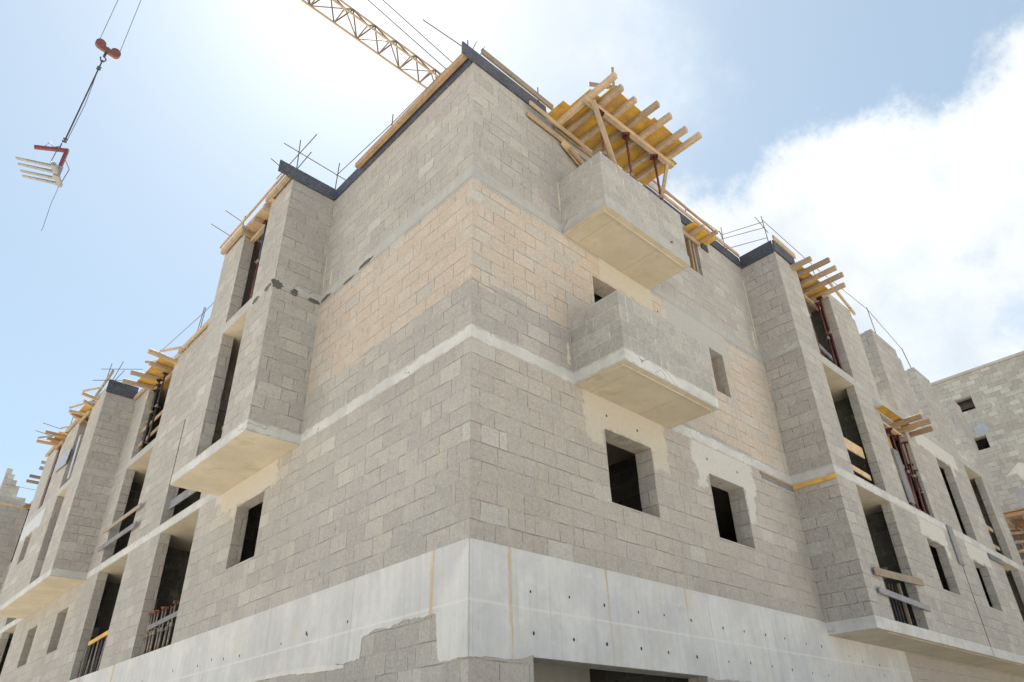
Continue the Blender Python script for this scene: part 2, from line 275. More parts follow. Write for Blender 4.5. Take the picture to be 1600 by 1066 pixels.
# ---------------------------------------------------------------- mesh helpers
ROOT={}
class MB:
    def __init__(s): s.v=[];s.f=[];s.mi=[]
    def quad(s,a,b,c,d,mi=0):
        i=len(s.v); s.v+=[tuple(a),tuple(b),tuple(c),tuple(d)]; s.f.append((i,i+1,i+2,i+3)); s.mi.append(mi)
    def obox(s,o,ax,ay,az,mi=0):
        o,ax,ay,az=map(Vector,(o,ax,ay,az)); i=len(s.v)
        for k in range(8): s.v.append(tuple(o+ax*(k&1)+ay*((k>>1)&1)+az*((k>>2)&1)))
        F=[(0,2,3,1),(4,5,7,6),(0,1,5,4),(2,6,7,3),(0,4,6,2),(1,3,7,5)]
        if ax.cross(ay).dot(az)<0: F=[tuple(reversed(f)) for f in F]
        s.f+=[tuple(i+q for q in f) for f in F]; s.mi+=[mi]*6; return s
    def box(s,x0,x1,y0,y1,z0,z1,mi=0): return s.obox((x0,y0,z0),(x1-x0,0,0),(0,y1-y0,0),(0,0,z1-z0),mi)
    def beam(s,p0,p1,wd,ht,upv=(0,0,1),mi=0,cut=0.0):
        "rectangular timber whose centre line runs p0-p1, slightly eased edges (8 sided)"
        p0,p1=Vector(p0),Vector(p1); d=(p1-p0); n=d.normalized(); U=Vector(upv)
        if abs(n.dot(U.normalized()))>.98: U=Vector((1,0,0))
        S=n.cross(U).normalized(); U=S.cross(n).normalized(); e=min(wd,ht)*.10
        pr=[(-wd/2+e,-ht/2),(wd/2-e,-ht/2),(wd/2,-ht/2+e),(wd/2,ht/2-e),(wd/2-e,ht/2),(-wd/2+e,ht/2),(-wd/2,ht/2-e),(-wd/2,-ht/2+e)]
        i=len(s.v)
        for q,P in ((0,p0),(1,p1)):
            for a,b in pr: s.v.append(tuple(P+S*a+U*b))
        for k in range(8):
            k2=(k+1)%8; s.f.append((i+k,i+k2,i+8+k2,i+8+k)); s.mi.append(mi)
        s.f.append(tuple(i+k for k in reversed(range(8)))); s.f.append(tuple(i+8+k for k in range(8))); s.mi+=[mi,mi]; return s
    def tube(s,pts,r,n=8,mi=0,r1=None):
        pts=[Vector(p) for p in pts]; i0=len(s.v); N=len(pts)
        for j,p in enumerate(pts):
            d=(pts[min(j+1,N-1)]-pts[max(j-1,0)]).normalized(); a=Vector((0,0,1)) if abs(d.z)<.9 else Vector((1,0,0))
            S=d.cross(a).normalized(); U=S.cross(d); rr=r if r1 is None else r+(r1-r)*j/(N-1)
            for k in range(n):
                t=2*math.pi*k/n; s.v.append(tuple(p+S*rr*math.cos(t)+U*rr*math.sin(t)))
        for j in range(N-1):
            for k in range(n):
                k2=(k+1)%n; a=i0+j*n
                s.f.append((a+k,a+k2,a+n+k2,a+n+k)); s.mi.append(mi)
        s.f.append(tuple(i0+k for k in reversed(range(n)))); s.f.append(tuple(i0+(N-1)*n+k for k in range(n))); s.mi+=[mi,mi]; return s
    def prism(s,pts,ext,mi=0,mside=None):
        "extrude a planar polygon by vector ext"
        n=len(pts); i=len(s.v); e=Vector(ext); P=[Vector(p) for p in pts]
        nrm=Vector((0,0,0))
        for k in range(n): nrm+=P[k].cross(P[(k+1)%n])
        if nrm.dot(e)>0: P=P[::-1]
        for p in P: s.v.append(tuple(p))
        for p in P: s.v.append(tuple(p+e))
        s.f.append(tuple(range(i,i+n))); s.f.append(tuple(reversed(range(i+n,i+2*n)))); s.mi+=[mi,mi]
        for k in range(n):
            k2=(k+1)%n; s.f.append((i+k2,i+k,i+n+k,i+n+k2)); s.mi.append(mi if mside is None else mside)
        return s
    def build(s,name,mats,parent=None,smooth=False,weld=False):
        if not isinstance(mats,(list,tuple)): mats=[mats]
        off=ROOT.get(parent.name,Vector()) if parent else Vector()
        me=bpy.data.meshes.new(name); me.from_pydata([tuple(Vector(v)-off) for v in s.v],[],s.f)
        for m_ in mats: me.materials.append(m_)
        for p,mi in zip(me.polygons,s.mi): p.material_index=mi
        if smooth:
            for p in me.polygons: p.use_smooth=len(p.vertices)==4
        me.update(); o=bpy.data.objects.new(name,me); C.objects.link(o)
        if parent: o.parent=parent; ROOT[o.name]=off
        else: ROOT[o.name]=Vector()
        return o
def thing(name,label,cat,loc=(0,0,0),group=None):
    o=bpy.data.objects.new(name,None); C.objects.link(o); o.location=loc; o.empty_display_size=.2
    o['label']=label; o['category']=cat
    if group: o['group']=group
    ROOT[o.name]=Vector(loc); return o
def tag(o,label,cat,group=None):
    o['label']=label; o['category']=cat
    if group: o['group']=group
    return o
def struct(o): o['kind']='structure'; return o
def solo(mb,name,mt,label,cat,group=None,smooth=False):
    "a thing that is one mesh: move its origin to the middle of it"
    c=sum((Vector(v) for v in mb.v),Vector())/len(mb.v)
    mb.v=[tuple(Vector(v)-c) for v in mb.v]; o=mb.build(name,mt,smooth=smooth); o.location=c
    return tag(o,label,cat,group)

# ---------------------------------------------------------------- the ground
GZ=-3.95
gm=MB(); gm.quad((-1500,-1500,GZ),(1500,-1500,GZ),(1500,1500,GZ),(-1500,1500,GZ))
Mg,gg,gb=mat('dusty_limestone_ground',.95); Pp,_n=wpos(gg)
gg.put(gb.inputs['Base Color'],gg.mix(gg.ss(gg.noise(Pp,.5,8,.7),.35,.65),(.49,.445,.37),(.41,.37,.31)))
struct(gm.build('ground',Mg))

# ---------------------------------------------------------------- the building
BL=thing('apartment_building','unfinished grey concrete block apartment building with projecting bays, balconies and a sharp street corner','building',(0,0,GZ))

def wall(axis,plane,t,u0,u1,z0,z1,ops=(),mt=None,name='wall',parent=BL,rowz=None,jit=.006,ext=1):
    """masonry wall on plane axis=plane, solid from the plane inwards by t, with openings (u0,u1,z0,z1)"""
    us=sorted({u0,u1}|{v for o in ops for v in o[:2] if u0<v<u1})
    zs={z0,z1}|{v for o in ops for v in o[2:] if z0<v<z1}
    if ops:
        z=z0
        while z<z1-.1: 
            z+=.2545
            if all(abs(z-q)>.06 for q in zs): zs.add(z)
    zs=sorted(v for v in zs if z0<=v<=z1)
    nu,nz=len(us)-1,len(zs)-1
    def solid(i,j):
        if i<0 or j<0 or i>=nu or j>=nz: return False
        uc=(us[i]+us[i+1])/2; zc=(zs[j]+zs[j+1])/2
        return not any(o[0]<uc<o[1] and o[2]<zc<o[3] for o in ops)
    J={}
    def P(i,j,d):
        if (i,j) not in J:
            inner=0<i<nu
            J[(i,j)]=(random.uniform(-jit,jit) if inner else 0, random.uniform(-jit,jit)*.6 if (0<j<nz) else 0)
        u=us[i]+J[(i,j)][0]; z=zs[j]+J[(i,j)][1]; q=plane+ext*d*t
        return (q,u,z) if axis=='x' else (u,q,z)
    comp={}; nc=0
    for i in range(nu):
        for j in range(nz):
            if solid(i,j) and (i,j) not in comp:
                st=[(i,j)]; comp[(i,j)]=nc
                while st:
                    a,c=st.pop()
                    for e in ((a+1,c),(a-1,c),(a,c+1),(a,c-1)):
                        if solid(*e) and e not in comp: comp[e]=nc; st.append(e)
                nc+=1
    bs=[MB() for _ in range(nc)]
    for i in range(nu):
        for j in range(nz):
            if not solid(i,j): continue
            b=bs[comp[(i,j)]]; q=b.quad
            a0,a1,a2,a3=P(i,j,0),P(i+1,j,0),P(i+1,j+1,0),P(i,j+1,0)
            b0,b1,b2,b3=P(i,j,1),P(i+1,j,1),P(i+1,j+1,1),P(i,j+1,1)
            fl=(axis=='x')!=(ext<0)
            def add(*f):
                if fl: f=f[::-1]
                q(*f)
            add(a0,a1,a2,a3); add(b1,b0,b3,b2)
            if not solid(i-1,j): add(b0,a0,a3,b3)
            if not solid(i+1,j): add(a1,b1,b2,a2)
            if not solid(i,j-1): add(b0,b1,a1,a0)
            if not solid(i,j+1): add(a3,a2,b2,b3)
    for b in bs: o=b.build(name,mt or M_grey,parent)
    return o

TL,TR,TB=.24,.33,.20
L1,L2,L3,L4=0.0,3.0,6.05,8.85       # slab tops
B1,B2,B3,B4=-.22,2.77,5.80,8.60     # slab undersides
dl1,dl2,dr=.98,.90,.94
XR=8.91
# street corner, ground floor
wall('y',0,TR,0,30,GZ,B1,[(.97,4.53,GZ,-1.19)],M_block)
wall('x',0,TL,TR,36,GZ,B1,[],M_block)
# level one
wall('y',0,TR,0,XR+.3,L1,B2,[(2.70,3.88,1.05,2.23),(5.57,6.74,1.05,2.22)],M_block)
wall('x',0,TL,TR,31,L1,B2,[(5.84,6.99,1.06,2.26),(9.03,11.3,L1,B2),(13.48,15.85,L1,B2),(18.1,19.2,1.05,2.22),(21.5,22.7,1.05,2.22),(25.0,27.2,L1,B2)],M_block)
# level two
wall('y',0,TR,0,XR+.3,L2,B3,[(2.78,3.95,L2,5.25),(6.47,6.99,4.22,5.25)],M_block)
wall('x',0,TL,TR,4.70+TL,L2,B3,[],M_block)
wall('x',0,TL,8.05-TL,17.05+TL,L2,B3,[(9.15,11.5,L2,B3),(13.75,15.88,L2,B3)],M_grey)
wall('x',0,TL,24-TL,31.2,L2,B3,[(25.2,27.2,L2,B3)],M_grey)
# level three
wall('y',0,TR,0,XR+.3,L3,B4,[(2.78,3.95,L3,8.25),(6.30,6.86,7.30,8.2)],M_block)
wall('x',0,TL,TR,4.70+TL,L3,B4,[],M_block)
wall('x',0,TL,8.05-TL,17.05+TL,L3,B4,[(13.7,15.75,L3,B4)],M_grey)
wall('x',0,TL,24-TL,31.2,L3,B4,[(25.2,27.2,L3,B4),(29.2,30.7,L3,B4)],M_grey)
# bays on the left street
for (b0,b1,d,o2,o3) in ((4.70,8.05,dl1,[(5.80,6.93,L2,B3)],[(5.68,6.92,L3,B4)]),
                        (17.05,24.0,dl2,[(18.45,19.6,L2,B3),(21.92,22.86,4.25,5.2)],[(18.5,19.7,L3,B4),(21.75,22.35,L3,B4)])):
    for (za,zb,o) in ((L2,B3,o2),(L3,B4,o3)):
        wall('x',-d,TL,b0,b1,za,zb,o,M_grey)
        wall('y',b0,TL,-d+TL,0,za,zb,[],M_grey)
        wall('y',b1-TL,TL,-d+TL,0,za,zb,[],M_grey)
# third bay, still being laid: stepped block ends above the roof line
wall('x',-1.25,TL,31,36,L2,B4,[],M_grey); wall('y',31,TL,-1.25+TL,0,L2,B4,[],M_grey)
wall('x',0,TL,31.2,36,L2,B4,[],M_grey)
sb=MB(); z8=8.66
for a,b_,zt in ((-1.25,-1.04,10.22),(-1.04,-.9,9.98),(-.9,-.74,9.74),(-.74,-.57,9.50),(-.57,-.2,9.02),(-.2,.1,8.80)): sb.box(a,b_,31,31+TL,z8,zt)
sb.box(-1.25,-1.04,31+TL,35,z8,9.3)
sb.build('stepped_wall',M_far,BL)
# long bay on the right street
wall('y',-dr,TB,XR,22.6,L1,B2,[(9.87,11.65,L1,B2),(13.48,14.67,1.08,2.28),(16.85,18.0,1.08,2.27),(19.85,21.6,L1,B2)],M_grey)
wall('y',-dr,TB,XR,22.6,L2,B3,[(9.95,11.66,L2,B3),(12.98,14.68,L2,5.45),(16.78,18.0,L2,5.25),(19.72,21.42,L2,B3)],M_grey)
wall('y',-dr,TB,XR,10.02,L3,B4,[],M_grey)
for (za,zb) in ((B1+.003,B2),(L2,B3),(L3,B4)): wall('x',XR,TB,-dr+TB,0,za,zb,[],M_grey)
wall('y',-dr,TB,11.83,13.45,L3,8.80,[(13.28,13.46,8.55,8.81)],M_grey)
for a,b_,zt in ((14.70,16.76,8.80),(17.95,19.56,8.72),(21.45,22.6,8.74)):
    wall('y',-dr,TB,a,b_,L3,zt,[(b_-.23,b_+.1,zt-.27,zt+.1)],M_grey)
    tm=MB(); tm.box(a+.004,a+.24,-dr+TB+.001,-dr+TB+.16,L3,zt-.02)
    for k in range(1,10,2):
        if L3+.2545*(k+1)<zt: tm.box(a+.004,a+.26,-dr+TB+.161,-dr+TB+.28,L3+.2545*k+.01,L3+.2545*(k+1)-.005)
    tm.build('toothed_wall_end',M_far,BL)
wall('x',22.6-TR,TR,-dr+TB,9,L1,B3,[],M_grey)
# back and inside walls that close the rooms; cross partitions added to keep them dark
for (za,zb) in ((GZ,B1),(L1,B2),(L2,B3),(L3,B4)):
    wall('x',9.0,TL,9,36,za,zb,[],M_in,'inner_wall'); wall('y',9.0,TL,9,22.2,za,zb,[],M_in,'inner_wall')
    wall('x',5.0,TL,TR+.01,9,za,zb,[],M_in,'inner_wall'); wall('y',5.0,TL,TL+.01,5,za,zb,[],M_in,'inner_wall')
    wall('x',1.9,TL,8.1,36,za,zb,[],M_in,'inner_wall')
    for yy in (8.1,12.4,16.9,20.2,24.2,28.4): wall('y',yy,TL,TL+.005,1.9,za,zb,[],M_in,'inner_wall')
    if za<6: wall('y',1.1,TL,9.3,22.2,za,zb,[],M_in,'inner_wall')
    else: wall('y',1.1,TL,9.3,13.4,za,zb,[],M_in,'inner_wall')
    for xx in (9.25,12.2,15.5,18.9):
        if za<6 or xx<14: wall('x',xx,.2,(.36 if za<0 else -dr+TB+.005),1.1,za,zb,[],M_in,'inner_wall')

def slab(z0,z1,left,right,xr_end,mats,name='floor_slab',proud=.004,sofx=None):
    p=proud
    pts=[(-p,-p)]
    pts+= right
    pts+=[(xr_end,9.2),(9.2,9.2),(9.2,36),(left[-1][0],36)]
    pts+= left[::-1]
    mb=MB(); n=len(pts)
    P3=[(x,y,z0) for x,y in pts]
    mb.prism(P3,(0,0,z1-z0),mi=0)
    mb.mi[0]=1; mb.mi[1]=0
    return mb.build(name,mats,BL)
p=.004
Rplain=[(XR-p,-p),(XR-p,-dr-p),(22.6+p,-dr-p)]
bal=lambda db:[(2.07-p,-p),(2.07-p,-db),(4.52+p,-db),(4.52+p,-p)]
Lpl=[(-p,16),(-p,30)]
Lbay=[(-p,4.7-p),(-dl1-p,4.7-p),(-dl1-p,8.05+p),(-p,8.05+p),(-p,17.05-p),(-dl2-p,17.05-p),(-dl2-p,24+p),(-p,24+p),(-p,31-p),(-1.25-p,31-p)]
s1=slab(B1,L1,Lpl,Rplain,22.6,[M_band,M_soffit]); s1['label']='pale slab edge on which the right-hand bay stands'
slab(B2,L2,Lbay,Rplain,22.6,[M_band,M_soffit])
slab(B3,L3,Lbay,Rplain,22.6,[M_band3,M_soffit])
slab(B4+.003,L4-.02,Lbay,Rplain[:1]+[(XR-p,-dr-p),(11.83,-dr-p),(11.83,-dr+TB+.006),(13.2,-dr+TB+.006)],13.2,[M_band3,M_soffit],'roof_slab',-.03)
mb=MB(); mb.box(9.6,22.4,-dr+.09,-dr+.13,B1-.012,B1+.005); mb.build('drip_edge',M_soffit,BL)
def balcony(z0,z1,zp,db,me,lab):
    mb=MB(); mb.box(2.066,4.524,-db,-.005,z0,z1); mb.mi[0]=1
    o=mb.build('balcony',[me,M_soffit],BL); o['label']=lab
    d=MB(); d.box(2.14,4.45,-db+.10,-db+.13,z0-.012,z0+.005).box(2.14,2.17,-db+.131,-.02,z0-.012,z0+.005).build('drip_edge',M_soffit,o)
    t=.16
    wall('y',-db+.012,t,2.085,4.505,z1,zp,[],M_para,'parapet',o)
    wall('x',2.085,t,-db+.012+t,-.001,z1,zp,[],M_para,'parapet',o); wall('x',4.505-t,t,-db+.012+t,-.001,z1,zp,[],M_para,'parapet',o)
balcony(B2,L2,4.03,1.0,M_band,'lower balcony with a grey block parapet'); balcony(B3-.02,L3-.03,7.06,.985,M_band3,'upper balcony with props and formwork above')

# the deep formed-concrete beam over the ground floor; ragged lower edge where the blockwork starts
def ragged(pts,n=5,a=.02):
    out=[]
    for k in range(len(pts)-1):
        p0,p1=pts[k],pts[k+1]
        L=math.hypot(p1[0]-p0[0],p1[1]-p0[1]); m_=max(1,int(L/.05)); w_=0
        for q in range(m_):
            f=q/m_; w_=w_*.7+random.uniform(-a,a)*.8; out.append((p0[0]+(p1[0]-p0[0])*f+random.uniform(-.012,.012)*(q>0),p0[1]+(p1[1]-p0[1])*f+w_*(q>0)))
    out.append(pts[-1]); return out
def plate(axis,plane,pts,th,name,mt,parent=BL,holes=(),holer=.016,rough=None):
    mb=MB(); P=[(plane,u,z) if axis=='x' else (u,plane,z) for u,z in pts]
    mb.prism(P,(th,0,0) if axis=='x' else (0,th,0))
    for (u,z) in holes:
        n=8; r=holer*random.uniform(.8,1.25); q=plane-.0025
        i=len(mb.v)
        for k in range(n):
            t=2*math.pi*k/n; a=u+r*math.cos(t)*(1+random.uniform(-.1,.2)); c=z+r*1.25*math.sin(t)*(1+random.uniform(-.1,.3)); mb.v.append((q,a,c) if axis=='x' else (a,q,c))
        f=tuple(range(i,i+n)); mb.f.append(f if axis=='y' else f[::-1]); mb.mi.append(1)
    return mb.build(name,[mt,M_void],parent)
lowL=[(-.006,-1.25),(.30,-1.27),(.52,-1.22),(.55,-1.0),(.58,-.73),(1.1,-.71),(1.50,-.76),(1.80,-.72),(2.12,-.80),(2.14,-1.04),(2.87,-1.05),(4.2,-1.0),(5.0,-1.0),(7,-1.05),(9,-1.1),(12,-1.0),(16.4,-1.05)]
ptsL=ragged(lowL,5,.022)+[(16.4,.0),(16.2,.02),(-.006,.02)]
hl=[(2.50,-.53),(3.57,-.55),(3.6,-.52),(4.34,-.57),(5.75,-.57),(6.36,-.55),(6.86,-.50),(7.44,-.54),(8.6,-.5),(10.2,-.52),(11.6,-.5)]
plate('x',-.008,ptsL,.06,'concrete_beam',M_beam,holes=hl)
lowR=[(-.008,-1.24),(.45,-1.24),(.97,-1.17),(.975,-1.19)]
ptsR=ragged(lowR,5,.015)+[(4.53,-1.19),(4.55,-1.21)]+ragged([(4.6,-1.21),(9,-1.24),(12.6,-1.22)],5,.02)+[(12.6,-.23),(XR,-.23),(XR,.0),(8.6,.02),(-.008,.02)]
hr=[(a,-.45) for a in (.97,1.65,2.3,3.02,3.63,4.31,5.16,5.8,6.48,7.14,7.9,8.5)]+[(a,-.94) for a in (.98,1.67,2.32,3.03,3.64,4.33,5.17,5.83,6.5,7.15,7.9,8.5)]+[(9.6,-.55),(10.2,-.6),(11.0,-.62),(11.1,-.8)]
hr=[(u+random.uniform(-.02,.02),z+random.uniform(-.015,.015)) for u,z in hr]
# two faces of one beam: return starts just behind the other one
plate('y',-.008,[(u if u>0 else .053,z) for u,z in ptsR],.06,'concrete_beam',M_beam,holes=hr)
# opening head of the ground-floor shopfront is lined in concrete
mb=MB(); mb.box(.975,4.52,.06,TR+.03,-1.186,-1.15); mb.box(1.9,2.02,1.6,1.75,GZ,-1.0); mb.box(.9,4.7,2.4,2.6,-1.6,B1); mb.build('opening_head',M_plaster,BL)
# a white run of spilt mortar along the lower left
plate('x',-.012,ragged([(2.5,-1.10),(3.2,-1.08),(4.2,-1.02),(5.6,-1.03)],5,.01)+[(5.6,-.97),(4.2,-.965),(3.2,-1.0),(2.5,-1.06)],.01,'mortar_smear',M_plaster)
# concrete lintels flush in the blockwork
def tie_hole(axis,plane,u,z,r=.02):
    pts=[(u+r*math.cos(.8*k)*random.uniform(.8,1.1),z+r*math.sin(.8*k)*random.uniform(.9,1.3)) for k in range(8)]
    plate(axis,plane-.003,pts,.002,'tie_hole',M_void)
for u,z in ((2.78,2.47),(3.55,2.45),(5.60,2.5),(6.62,2.5)): tie_hole('y',0,u,z)
for u,z in ((5.2,5.1),(4.72,5.35)): tie_hole('y',0,u,z)
# dabs of dark mortar by the upper slab line of the first left bay, and yellowish runs in the corners
for ax,pl,c,sz in (('y',4.70,(-.92,5.86),(.13,.10)),('y',4.70,(-.55,5.84),(.09,.09)),('y',4.70,(-.13,5.83),(.16,.05)),('x',0,(4.45,5.85),(.2,.06)),('x',0,(3.05,5.86),(.26,.05)),('x',0,(3.62,5.80),(.2,.04)),('x',-dl1,(4.95,5.88),(.16,.07)),('x',-dl1,(5.45,5.86),(.16,.06))):
    pts=[]
    for k in range(18):
        t=2*math.pi*k/18; r=random.uniform(.7,1.15); pts.append((c[0]+sz[0]*r*math.cos(t),c[1]+sz[1]*r*math.sin(t)))
    plate(ax,pl-.010,pts,.006,'mortar_smear',M_in)
for ax,pl,u,za,zb,wd in (('x',0,4.66,6.2,7.0,.03),('x',0,4.35,6.1,6.5,.04),('y',0,2.04,6.3,7.0,.03),('y',0,8.86,6.2,8.2,.035),('y',0,8.72,6.1,6.6,.09),('y',0,8.8,3.1,3.5,.04),('y',0,1.98,3.1,3.5,.05)):
    pts=[]
    n=10
    for k in range(n+1): pts.append((u-wd*random.uniform(.3,1),za+(zb-za)*k/n))
    for k in range(n,-1,-1): pts.append((u+wd*random.uniform(.3,1),za+(zb-za)*k/n))
    plate(ax,pl-.004,pts,.003,'mortar_smear',M_creampl)
# yellow and grey shutter strips left under the slab edge where the right bay begins
mb=MB(); mb.box(XR-.03,XR-.006,-dr-.01,-.001,B2-.10,B2-.004); mb.build('shutter_strip',M_ply,BL)
mb=MB(); mb.box(7.55,XR-.03,-.022,-.004,B2-.06,B2-.01); mb.build('shutter_strip',M_orange,BL)
mb=MB(); mb.box(7.6,XR-.03,-.016,-.004,B2-.14,B2-.062); mb.build('shutter_strip',M_greyb,BL)
# narrow movement joint in the long bay and down the first recess
mb=MB(); mb.box(15.66,15.69,-dr-.006,-dr+.03,B1,B2); mb.build('movement_joint',M_darkst,BL)
# blocks left in the window of the left bay
# ---------------------------------------------------------------- timber and formwork
def strip(name,a,b_,wd,ht,mt,label,cat,group=None,upv=(0,0,1)):
    return solo(MB().beam(a,b_,wd,ht,upv),name,mt,label,cat,group)
EG='dark formwork boards round the roof edge'
def board(x0,x1,y0,y1,z0,z1,label,mt=None,name='edge_board',cat='formwork board',group=EG):
    return solo(MB().box(x0,x1,y0,y1,z0,z1),name,mt or M_navy,label,cat,group)
board(-1.33,-.02,4.655,4.688,8.57,8.88,'dark blue formwork board across the side of the nearer left bay')
board(-.034,-.006,.02,4.65,8.56,8.84,'dark formwork board along the roof edge left of the building corner')
board(-.28,1.82,-.036,-.008,8.55,8.86,'dark formwork board poking past the building corner, right roof edge')
board(4.9,8.86,-.036,-.008,8.60,8.88,'dark formwork board along the right roof edge beyond the upper balcony')
board(8.874,8.902,-.93,-.04,8.56,8.92,'dark blue formwork board across the side of the right-hand bay')
board(8.88,9.95,-.985,-.952,8.58,8.90,'dark formwork board on the street face of the right-hand bay')
board(-.93,-.03,17.0,17.035,8.56,9.0,'dark blue formwork board across the side of the farther left bay')
TG='timber battens laid along the roof edges'
strip('timber_batten',(-.13,.04,8.72),(-.13,3.60,8.70),.10,.12,M_orange,'orange-brown timber along the left roof edge, nearest the building corner','timber',TG)
strip('timber_batten',(-.05,.15,8.87),(-.05,3.3,8.87),.05,.04,M_oldwood,'thin grey batten above the timber left of the building corner','timber',TG)
strip('timber_batten',(.12,-.09,8.90),(1.95,-.09,8.88),.05,.13,M_oldwood,'weathered timber on top of the right roof edge next to the corner','timber',TG)
strip('timber_batten',(5.0,-.06,8.94),(8.84,-.06,8.94),.04,.09,M_wood,'pale batten on the right roof edge beyond the upper balcony','timber',TG)
strip('timber_batten',(4.7,-.12,9.08),(7.6,-.12,9.02),.05,.05,M_orange,'thin reddish batten above the roof edge beyond the balcony','timber',TG)
strip('timber_batten',(8.9,-1.0,8.98),(10.0,-1.0,8.97),.04,.15,M_wood,'pale board on top of the right bay beside its joists','timber',TG)
strip('timber_batten',(11.7,-1.12,8.90),(13.4,-1.0,8.72),.06,.10,M_wood,'pale plank leaning past the right bay joists','timber',TG)
strip('timber_batten',(-1.06,4.72,8.64),(-1.06,5.72,8.64),.09,.12,M_wood,'short pale batten by the dark board of the nearer left bay','timber',TG)
strip('timber_batten',(-1.06,6.85,8.62),(-1.06,8.0,8.60),.09,.13,M_wood,'pale batten at the far end of the nearer left bay','timber',TG)
strip('timber_batten',(-1.12,4.72,8.76),(-1.12,8.05,8.74),.04,.05,M_orange,'long thin batten topping the nearer left bay','timber',TG)
strip('timber_batten',(-.07,8.2,8.66),(-.07,13.3,8.66),.07,.12,M_wood,'long pale batten on the recessed left roof edge','timber',TG)
strip('timber_batten',(-.06,16.0,8.60),(-.06,17.0,8.60),.08,.12,M_wood,'short pale batten between the left joists and the farther bay','timber',TG)
strip('timber_batten',(-.98,16.6,9.1),(-.98,18.3,8.72),.06,.12,M_wood,'pale batten rising past the corner of the farther left bay','timber',TG)
strip('timber_batten',(-.97,18.4,8.66),(-.97,21.4,8.66),.07,.11,M_wood,'pale batten between the two joist groups of the farther left bay','timber',TG)
strip('timber_batten',(-.97,22.2,8.60),(-.97,23.9,8.58),.07,.11,M_wood,'pale batten at the far end of the farther left bay','timber',TG)

def formwork(name_label,group,deck,joists,bearers,js=.095,jh=.13,extra=(),mj=None,deckmat=None,z=8.6,loc=None):
    f=thing('formwork_platform',name_label,'formwork',loc or (deck[0][0],deck[0][1],z),group)
    for k,d in enumerate(deck): MB().box(d[0],d[2],d[1],d[3],d[4],d[4]+.021+.001*k).build('deck_panel',deckmat or M_ply,f)
    for (a,b_) in joists: MB().beam(a,b_,js,jh).build('joist',mj or M_wood,f)
    for (a,b_,w_,h_) in bearers: MB().beam(a,b_,w_,h_).build('bearer',M_wood,f)
    for (a,b_,w_,h_) in extra: MB().beam(a,b_,w_,h_).build('brace',M_wood,f)
    return f
FG='timber formwork jutting out of the roof edge'
js=[]
for (x,y0,y1) in ((2.03,-.06,-1.57),(2.33,-.08,-1.48),(2.72,-.1,-1.48),(3.12,-.1,-1.71),(3.52,-.1,-1.71),(4.02,-.1,-1.72),(4.36,-.1,-1.82)):
    js.append(((x+random.uniform(-.03,.03),y0,8.50),(x,y1,8.50+random.uniform(-.012,.012))))
formwork('yellow-decked timber formwork with seven joists jutting over the upper balcony',FG,
  [(1.80,-.50,3.1,-.06,8.575),(1.98,-1.02,3.1,-.502,8.575),(2.26,-1.34,3.4,-1.022,8.575),(3.102,-1.02,4.72,-.16,8.575),(3.402,-1.42,4.45,-1.022,8.575)],
  js,[((1.9,-.90,8.38),(4.52,-1.0,8.38),.11,.10)],extra=[((2.08,-.98,8.38),(2.62,-.93,6.9),.09,.05),((4.35,-1.0,8.35),(5.0,-.25,7.9),.07,.06),((2.06,-.04,8.44),(3.6,-.04,8.44),.05,.09)])
strip('timber_offcut',(2.1,-1.48,8.84),(2.6,-1.10,8.75),.05,.06,M_oldwood,'small dark timber on the top edge of the balcony formwork','timber','loose timber on the formwork')
strip('timber_offcut',(1.95,-1.02,8.70),(2.45,-1.38,8.66),.03,.10,M_oldwood,'weathered edge strip at the near end of the balcony formwork','timber','loose timber on the formwork')
strip('timber_plank',(1.25,-.14,8.42),(2.75,-.14,8.38),.035,.10,M_wood,'upper of two pale planks fixed to the wall left of the upper balcony','timber','planks by the upper balcony')
strip('timber_plank',(1.28,-.05,8.22),(2.25,-.05,8.20),.035,.11,M_wood,'lower of two pale planks fixed to the wall left of the upper balcony','timber','planks by the upper balcony')
strip('timber_plank',(2.2,-.06,8.15),(2.75,-.06,7.88),.04,.2,M_plyend,'wide brown plank under the balcony formwork by the wall','timber','planks by the upper balcony')
strip('timber_plank',(2.30,-.14,7.98),(2.75,-.14,7.80),.05,.09,M_wood,'short stub plank just above the upper balcony side','timber','planks by the upper balcony')
# window beyond the upper balcony
f=thing('window_formwork','small timber formwork filling the window beyond the upper balcony','formwork',(6.3,0,7.3),FG)
MB().beam((6.55,.15,8.34),(6.55,-.42,8.34),.09,.09).build('joist',M_wood,f); MB().beam((6.98,.1,8.38),(6.98,-.50,8.38),.09,.09).build('joist',M_orange,f)
MB().box(6.32,7.25,-.30,-.02,8.40,8.42).build('deck_panel',M_ply,f)
MB().beam((6.50,.03,7.31),(6.50,.03,8.2),.06,.10,(0,1,0)).build('upright',M_orange,f); MB().beam((6.70,.05,7.31),(6.70,.05,8.2),.05,.08,(0,1,0)).build('upright',M_wood,f)
MB().beam((6.2,-.05,8.2),(6.86,-.05,8.2),.05,.08).build('rail',M_wood,f)
board(7.02,7.30,-.03,-.006,8.22,8.50,'small dark offcut of board beside the window beyond the balcony',name='board_offcut',cat='formwork board')
# right bay, top opening
formwork('yellow formwork with five joists over the top opening of the right bay',FG,
  [(9.7,-1.12,11.6,-.3,8.545)],[((9.70,-.5,8.46),(9.72,-1.46,8.48)),((10.08,-.3,8.46),(10.10,-1.75,8.47)),((10.52,-.3,8.46),(10.52,-1.72,8.46)),((10.94,-.3,8.46),(10.94,-1.71,8.47)),((11.38,-.3,8.46),(11.40,-1.55,8.46))],
  [((9.98,-.62,8.35),(11.8,-.62,8.35),.10,.10)],z=8.5)
